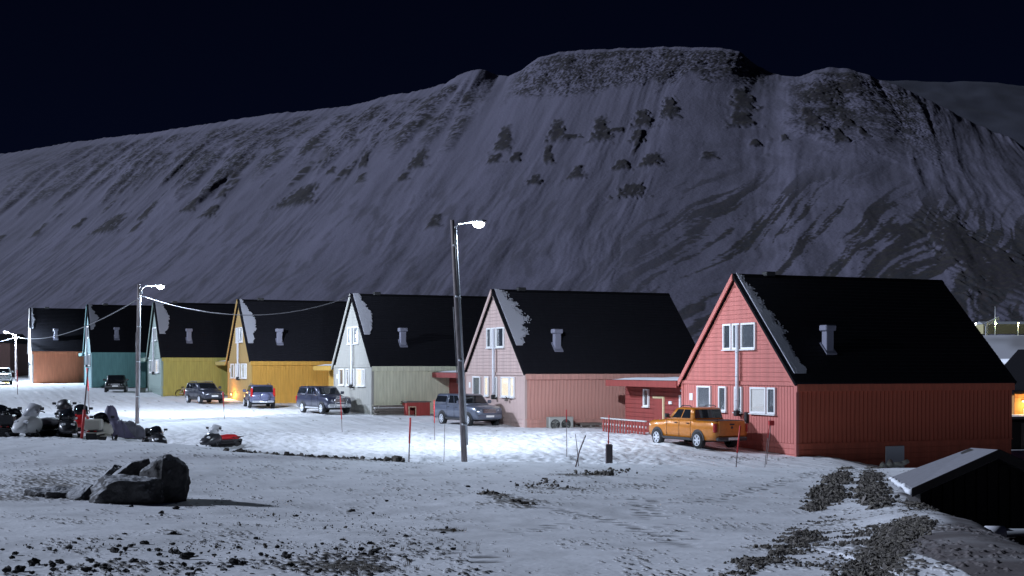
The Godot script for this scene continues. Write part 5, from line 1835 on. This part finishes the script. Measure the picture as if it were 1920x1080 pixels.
func build_stones():
	# boulder group on the left
	var b := func(label: String, at: Vector3, turn: float, h: Vector3, s: int, cuts: Array):
		var o := put("boulder", boulder_mesh(h, s, cuts), M.boulder)
		o.position = at
		o.rotation = Vector3(0, turn, 0.42 if "slab" in label else 0.0)
		tag(o, label, "boulder", "boulders on the snow")
	b.call("largest boulder, broad dark-fronted block in the middle of the group", W(-7.06, gy(-7.0, 24.4) + 0.20, 24.4), 0.12, Vector3(0.66, 0.34, 0.42), 1, [[Vector3(0.1, 1, 0.12), 0.80], [Vector3(0.15, 0.1, 1), 0.78], [Vector3(-1, 0.35, 0.3), 0.80], [Vector3(1, 0.2, 0.5), 0.85], [Vector3(-0.6, 1, 0.5), 0.95], [Vector3(0.5, -0.5, 1), 0.9]])
	b.call("rounded dark boulder rising behind the right end of the largest one", W(-6.55, gy(-6.6, 25.2) + 0.36, 25.1), -0.25, Vector3(0.40, 0.52, 0.44), 2, [[Vector3(-0.5, 1, 0.2), 0.88], [Vector3(1, 0.25, 0.5), 0.78], [Vector3(-0.2, 0.3, 1), 0.80], [Vector3(0.6, 1, 0), 1.0], [Vector3(1, -0.6, 0.3), 0.9]])
	b.call("slanting slab leaning against the left of the boulder group", W(-7.42, gy(-7.4, 25.6) + 0.45, 25.6), 0.25, Vector3(0.52, 0.24, 0.36), 3, [[Vector3(-0.62, 1, 0.1), 0.50], [Vector3(0.6, 1, -0.1), 0.85], [Vector3(-0.2, 0.1, 1), 0.66], [Vector3(-1, -0.2, 0.3), 0.8]])
	b.call("narrow grey slab at the left back of the boulder group", W(-7.86, gy(-7.9, 26.0) + 0.33, 26.0), 0.3, Vector3(0.44, 0.22, 0.32), 4, [[Vector3(-0.75, 1, 0), 0.50], [Vector3(0.3, 0.2, 1), 0.66], [Vector3(1, 0.5, 0.2), 0.8]])
	b.call("low grey rock just left of the boulder group", W(-8.02, gy(-8.0, 24.9) + 0.10, 24.9), 0.6, Vector3(0.27, 0.22, 0.28), 5, [[Vector3(-0.7, 1, 0.3), 0.5], [Vector3(0.4, 0.3, 1), 0.7]])
	b.call("flat grey rock farther left on the snow", W(-8.50, gy(-8.5, 25.2) + 0.08, 25.2), 0.1, Vector3(0.30, 0.19, 0.28), 6, [[Vector3(0.15, 1, 0.3), 0.55], [Vector3(0.1, 0, 1), 0.75]])
	b.call("flat pale rock at the left end of the rocks", W(-9.00, gy(-9.0, 25.4) + 0.06, 25.4), -0.2, Vector3(0.28, 0.16, 0.26), 7, [[Vector3(0.3, 1, 0.1), 0.55], [Vector3(-0.2, 0.1, 1), 0.7]])
	# loose stones of the foreground
	var var_ := []
	for k in 6: var_.append(stone_mesh(60 + k, 0.62 + 0.05 * (k % 3)))
	var spots := []
	for q in [[50, 975], [67, 965], [208, 1012], [235, 1030], [280, 1032], [480, 1012], [555, 968], [520, 1027], [535, 1040], [402, 1042], [140, 1020], [170, 1052], [60, 1062], [95, 1056], [15, 1070], [100, 1070], [250, 1053], [330, 1036], [345, 1060], [360, 1068], [390, 1058], [440, 1056], [455, 1057], [272, 1020], [300, 1060], [320, 1036], [205, 1070], [30, 1074], [545, 1062], [555, 1072], [600, 1074], [615, 1066], [640, 1070], [500, 1044], [420, 1072], [130, 1066], [237, 1072], [160, 971], [725, 940], [700, 963], [660, 958], [878, 913], [905, 916], [838, 990], [850, 995], [830, 1000], [735, 1025], [710, 1030], [775, 1022], [820, 1030], [850, 1030], [760, 1045], [700, 1035], [645, 1050], [760, 1008], [720, 1006]]:
		spots.append(q)
	for k in 110:
		spots.append([rng.randf_range(-20, 720), rng.randf_range(1020, 1080) if rng.randf() < 0.72 else rng.randf_range(940, 1020)])
	for i in spots.size():
		var q = spots[i]
		var p := to_ground(q[0], q[1])
		var o := MeshInstance3D.new()
		o.mesh = var_[i % 6]
		o.material_override = M.stone
		o.name = numbered("stone")
		add_child(o, true)
		var s := rng.randf_range(0.022, 0.042) if i < 56 else 0.02 * exp(rng.randfn(0.0, 0.45))
		o.position = p + Vector3(0, s * 0.2, 0)
		o.basis = Basis(Vector3.UP, rng.randf() * TAU).scaled_local(Vector3(s * rng.randf_range(1.0, 1.6), s * rng.randf_range(0.8, 1.1), s))
		tag(o, "small dark loose stone lying on the snow of the foreground", "stone", "loose dark stones in the foreground")
	# gravel pushed up on the right and along the brow
	var list := []
	var cols := []
	gravel_band([[1588, 878, 0.25], [1572, 895, 0.45], [1555, 920, 0.5], [1538, 945, 0.4], [1525, 962, 0.25]], 700.0, 0.027, list, cols)
	gravel_band([[1640, 878, 0.25], [1630, 900, 0.45], [1637, 925, 0.5], [1648, 955, 0.3]], 700.0, 0.027, list, cols)
	gravel_band([[1765, 932, 0.2], [1740, 948, 0.3], [1712, 972, 0.32], [1685, 1003, 0.28], [1658, 1036, 0.28], [1640, 1066, 0.32], [1625, 1100, 0.36]], 3000.0, 0.0155, list, cols, -0.5)
	gravel_band([[1560, 972, 0.35], [1520, 995, 0.5], [1480, 1025, 0.5], [1430, 1055, 0.4], [1395, 1085, 0.35]], 480.0, 0.016, list, cols, 0.2)
	gravel_band([[1600, 960, 0.4], [1620, 1000, 0.4], [1560, 1040, 0.6], [1580, 1075, 0.6]], 120.0, 0.016, list, cols, 0.2)
	gravel_band([[1120, 889, 0.35], [1150, 893, 0.3]], 60.0, 0.05, list, cols)
	gravel_band([[440, 848, 0.5], [520, 853, 0.6], [600, 859, 0.6], [680, 861, 0.9], [760, 866, 0.5]], 26.0, 0.07, list, cols)
	gravel_band([[920, 925, 0.3], [950, 940, 0.35], [985, 952, 0.25]], 110.0, 0.04, list, cols)
	gravel_band([[1170, 880, 0.7], [1050, 900, 1.2], [1000, 915, 1.2]], 22.0, 0.035, list, cols)
	var parts := [[], [], []]
	var pc := [[], [], []]
	for i in list.size():
		parts[i % 3].append(list[i])
		pc[i % 3].append(cols[i])
	for k in 3: multi("gravel", stone_mesh(80 + k, 0.75, 6), M.gravel, parts[k], pc[k])
	# crumbs of soil and grit scattered over the thin snow
	var crumbs := []
	var cc := []
	for i in 2600:
		var v := 870.0 + 215.0 * pow(rng.randf(), 0.75)
		var u := rng.randf_range(-40, 900)
		var p := to_ground(u, v) if i % 3 == 0 else Vector3.ZERO
		if i % 3 != 0:
			var q: Transform3D = crumbs[-1] if crumbs.size() else Transform3D(Basis(), to_ground(u, v))
			var x := q.origin.x + rng.randfn(0, 0.35)
			var d := -q.origin.z + rng.randfn(0, 0.35)
			p = G(x, d)
		if noi.patch.get_noise_2d(p.x * 0.35, p.z * 0.35) < -0.02 and i % 3 == 0: continue
		var s := 0.006 * exp(rng.randfn(0.0, 0.45))
		crumbs.append(Transform3D(rand_basis(Vector3(s * 1.5, s, s)), p + Vector3(0, s * 0.3, 0)))
		var g := rng.randf_range(0.4, 0.9)
		cc.append(Color(g, g * 0.95, g * 0.85))
	multi("soil_crumbs", stone_mesh(91, 0.7, 5), M.gravel, crumbs, cc)
	# dead grass poking through
	var blade := MB.new()
	for k in 7:
		var a := TAU * k / 7.0
		var o := Vector3(cos(a), 0, sin(a)) * 0.3
		var tip := o * 2.6 + Vector3(0, 1.0, 0)
		blade.tri(o - Vector3(sin(a), 0, -cos(a)) * 0.07, o + Vector3(sin(a), 0, -cos(a)) * 0.07, tip)
	var bm := blade.done()
	var tufts := []
	for q in [[1060, 894, 0.6, 60], [1115, 890, 0.5, 70], [1140, 894, 0.4, 30], [935, 932, 0.4, 40], [965, 945, 0.5, 60], [985, 953, 0.25, 30], [1050, 917, 0.8, 60], [1170, 911, 0.9, 60], [838, 996, 0.25, 30], [655, 1066, 0.4, 40], [25, 940, 0.5, 40], [205, 942, 0.4, 30], [1010, 925, 0.5, 30], [1560, 890, 0.8, 30], [120, 905, 1.2, 80], [760, 1030, 0.8, 40], [660, 1072, 0.5, 40]]:
		var c := to_ground(q[0], q[1])
		for k in q[3]:
			var x: float = c.x + rng.randfn(0, q[2] * 0.6)
			var d: float = -c.z + rng.randfn(0, q[2] * 0.6)
			var s := rng.randf_range(0.025, 0.055)
			tufts.append(Transform3D(Basis(Vector3.UP, rng.randf() * TAU).scaled_local(Vector3(s, s * rng.randf_range(0.6, 1.5), s)), G(x, d)))
	multi("grass", bm, M.grass, tufts)

func build_town():
	# dark brown building at the far left
	var db := thing("house", "dark brown building with snow-free roof at the left edge", "building", W(-76.0, 2.6, 175.0), 0.1)
	var dm := wood(Color(0.10, 0.05, 0.045), M.grime)
	var w := MB.new()
	w.box(Vector3(0, 1.5, 0), Vector3(22.0, 5.4, 9.0))
	put("wall", w, dm, db)
	var r := MB.new()
	r.prism(PackedVector2Array([Vector2(-5.2, 4.1), Vector2(5.2, 4.1), Vector2(0.0, 5.4)]), Vector3(-11.4, 0, 0), Vector3(0, 0, 1), Vector3(0, 1, 0), Vector3(22.8, 0, 0))
	put("roof", r, M.roof, db)
	for k in 3: window(db, Vector3(-8.0 + 5.0 * k, 1.3, 4.5), Vector3(1, 0, 0), Vector3(0, 0, 1), 1.2, 1.2, "dark")
	# ochre house and red house at the right edge
	var px := func(u: float, v: float, d: float) -> Vector3: return W((u - 960.0) / 2500.0 * d, EYE + (690.0 - v) / 2500.0 * d, d)
	var oh := thing("house", "lamp-lit ochre house with one bright window, at the right edge", "house", W(34.8, -2.3, 90.0), 0.12)
	var om := wood(Color(0.55, 0.27, 0.08), M.grime)
	var ow := MB.new()
	ow.prism(PackedVector2Array([Vector2(-0.95, -1), Vector2(7, -1), Vector2(7, 4.2), Vector2(3.0, 6.8), Vector2(0.4, 4.1), Vector2(-0.95, 4.0)]), Vector3(0, 0, 0), Vector3(1, 0, 0), Vector3(0, 1, 0), Vector3(0, 0, -7))
	var oww := put("wall", ow, om, oh)
	var bl := []
	for k in 17: bl.append([Vector3(-0.2, 0.1 + 0.24 * k, 0.015), Vector3(1.46, 0.215, 0.03)])
	boards(oww, false, bl, om)
	var orf := MB.new()
	orf.hexa([Vector3(-1.2, 4.05, 0.4), Vector3(0.55, 4.15, 0.4), Vector3(0.55, 4.15, -7), Vector3(-1.2, 4.05, -7), Vector3(-1.2, 4.2, 0.4), Vector3(0.5, 4.32, 0.4), Vector3(0.5, 4.32, -7), Vector3(-1.2, 4.2, -7)])
	orf.hexa([Vector3(0.2, 3.95, 0.5), Vector3(3.0, 6.9, 0.5), Vector3(3.0, 6.9, -7), Vector3(0.2, 3.95, -7), Vector3(0.1, 4.1, 0.5), Vector3(3.0, 7.15, 0.5), Vector3(3.0, 7.15, -7), Vector3(0.1, 4.1, -7)])
	put("roof", orf, M.roof, oh)
	window(oh, Vector3(-0.33, 1.75, 0.03), Vector3(1, 0, 0), Vector3(0, 0, 1), 0.85, 1.3, "lit", 1)
	var pl := MB.new()
	pl.bbox(Vector3(-0.35, 3.55, 0.12), Vector3(0.18, 0.14, 0.2), 0.03)
	put("porch_lamp", pl, glow(Color(1.0, 0.8, 0.5), 3.0), oh)
	var ol := OmniLight3D.new()
	ol.name = "porch_light"
	oh.add_child(ol, true)
	ol.position = Vector3(-0.25, 3.3, 0.75)
	ol.light_energy = 3.0
	ol.light_color = Color(1.0, 0.8, 0.55)
	ol.light_size = 0.1
	ol.omni_range = 60.0
	ol.omni_attenuation = 2.0
	ol.shadow_enabled = true
	var rh := thing("house", "dark red house with thick snow on its roof, beyond the nearest red house", "house", W(50.5, 1.0, 128.0), 0.0)
	var rw := MB.new()
	rw.box(Vector3(4.0, 0.9, -3.0), Vector3(12.0, 3.8, 6.0))
	put("wall", rw, wood(Color(0.30, 0.03, 0.035), M.grime), rh)
	var rs := MB.new()
	rs.bbox(Vector3(4.0, 3.1, -3.0), Vector3(12.8, 0.6, 6.8), 0.12)
	put("roof_snow", rs, M.pure_snow, rh)
	var hut := thing("hut", "low black hut with flat roof in front of the ochre house, right edge", "hut", W(26.9, gy(26.9, 72.0) - 0.2, 72.0), 0.15)
	var hw := MB.new()
	hw.box(Vector3(0.8, 0.7, 0), Vector3(4.6, 1.8, 3.0))
	put("wall", hw, M.dark_wood, hut)
	var hr := MB.new()
	hr.bbox(Vector3(0.8, 1.68, 0), Vector3(5.0, 0.16, 3.4), 0.03)
	put("roof", hr, M.roof, hut)
	var hd := MB.new()
	hd.bbox(Vector3(0.2, 0.75, 1.52), Vector3(0.85, 1.6, 0.05), 0.01)
	put("door", hd, M.old_wood, hut)
	# the lit yard on the terrace
	var shed := thing("shed", "long yellowish store building under the yard lamps, far right", "building", px.call(1895, 622, 420.0), 0.05)
	var sw := MB.new()
	sw.box(Vector3(0, 0.8, 0), Vector3(20.0, 3.0, 6.0))
	put("wall", sw, mat(Color(0.42, 0.38, 0.2), 0.8), shed)
	var srr := MB.new()
	srr.prism(PackedVector2Array([Vector2(-3.3, 2.3), Vector2(3.3, 2.3), Vector2(0, 3.2)]), Vector3(-10.2, 0, 0), Vector3(0, 0, 1), Vector3(0, 1, 0), Vector3(20.4, 0, 0))
	put("roof", srr, M.galv, shed)
	var cv := thing("conveyor", "grey slanting conveyor tower beside the yard lamps, far right", "conveyor", px.call(1856, 626, 400.0), 0.0)
	var cm := MB.new()
	cm.box(Vector3(-1.0, 1.2, 0), Vector3(0.6, 4.2, 0.6))
	cm.hexa([Vector3(-1.3, 2.2, -0.6), Vector3(2.6, 4.1, -0.6), Vector3(2.6, 4.1, 0.6), Vector3(-1.3, 2.2, 0.6), Vector3(-1.3, 3.3, -0.6), Vector3(2.6, 5.2, -0.6), Vector3(2.6, 5.2, 0.6), Vector3(-1.3, 3.3, 0.6)])
	put("gantry", cm, M.galv, cv)
	var lamps := [["white yard lamp just beyond the red roof's slope, far right", 1829, 607, 380.0, Color(0.95, 0.97, 1.0), 40.0], ["greenish yard lamp with a tall mast, middle of the far yard lamps", 1866, 607, 385.0, Color(0.85, 1.0, 0.62), 26.0], ["yellow yard lamp, rightmost of the far yard lamps", 1909, 606, 385.0, Color(1.0, 0.9, 0.58), 26.0], ["white lamp over the far snowy yard, at the frame's edge", 1935, 625, 340.0, Color(0.92, 0.98, 1.0), 200.0]]
	for q in lamps:
		var p: Vector3 = px.call(q[1], q[2], q[3])
		var gy0 := gy(p.x, -p.z)
		var t := thing("yard_lamp", q[0], "lamp", Vector3(p.x, gy0, p.z), 0.0, "yard lamps on the far terrace")
		var h := p.y - gy0
		var m := MB.new(true)
		m.tube([Vector3(0, -0.5, 0), Vector3(0, maxf(h, 1.0) + (5.0 if q[1] == 1866 else 0.1), 0)], [0.14, 0.09], 8)
		put("mast", m, M.galv, t)
		var l := MB.new(true)
		l.lathe(Vector3(0, h + 0.25, 0.3), Vector3(0, -1, 0), [[0, 0.05], [0.1, 0.24], [0.3, 0.24], [0.42, 0.1]], 12)
		put("lamp_bulb", l, glow(q[4], 6.0), t)
		var om2 := OmniLight3D.new()
		om2.name = "yard_light"
		t.add_child(om2, true)
		om2.position = Vector3(0, h, 0.75)
		om2.light_energy = q[5]
		om2.light_color = q[4]
		om2.light_size = 0.25
		om2.omni_range = 300.0
		om2.omni_attenuation = 2.0
		om2.shadow_enabled = true
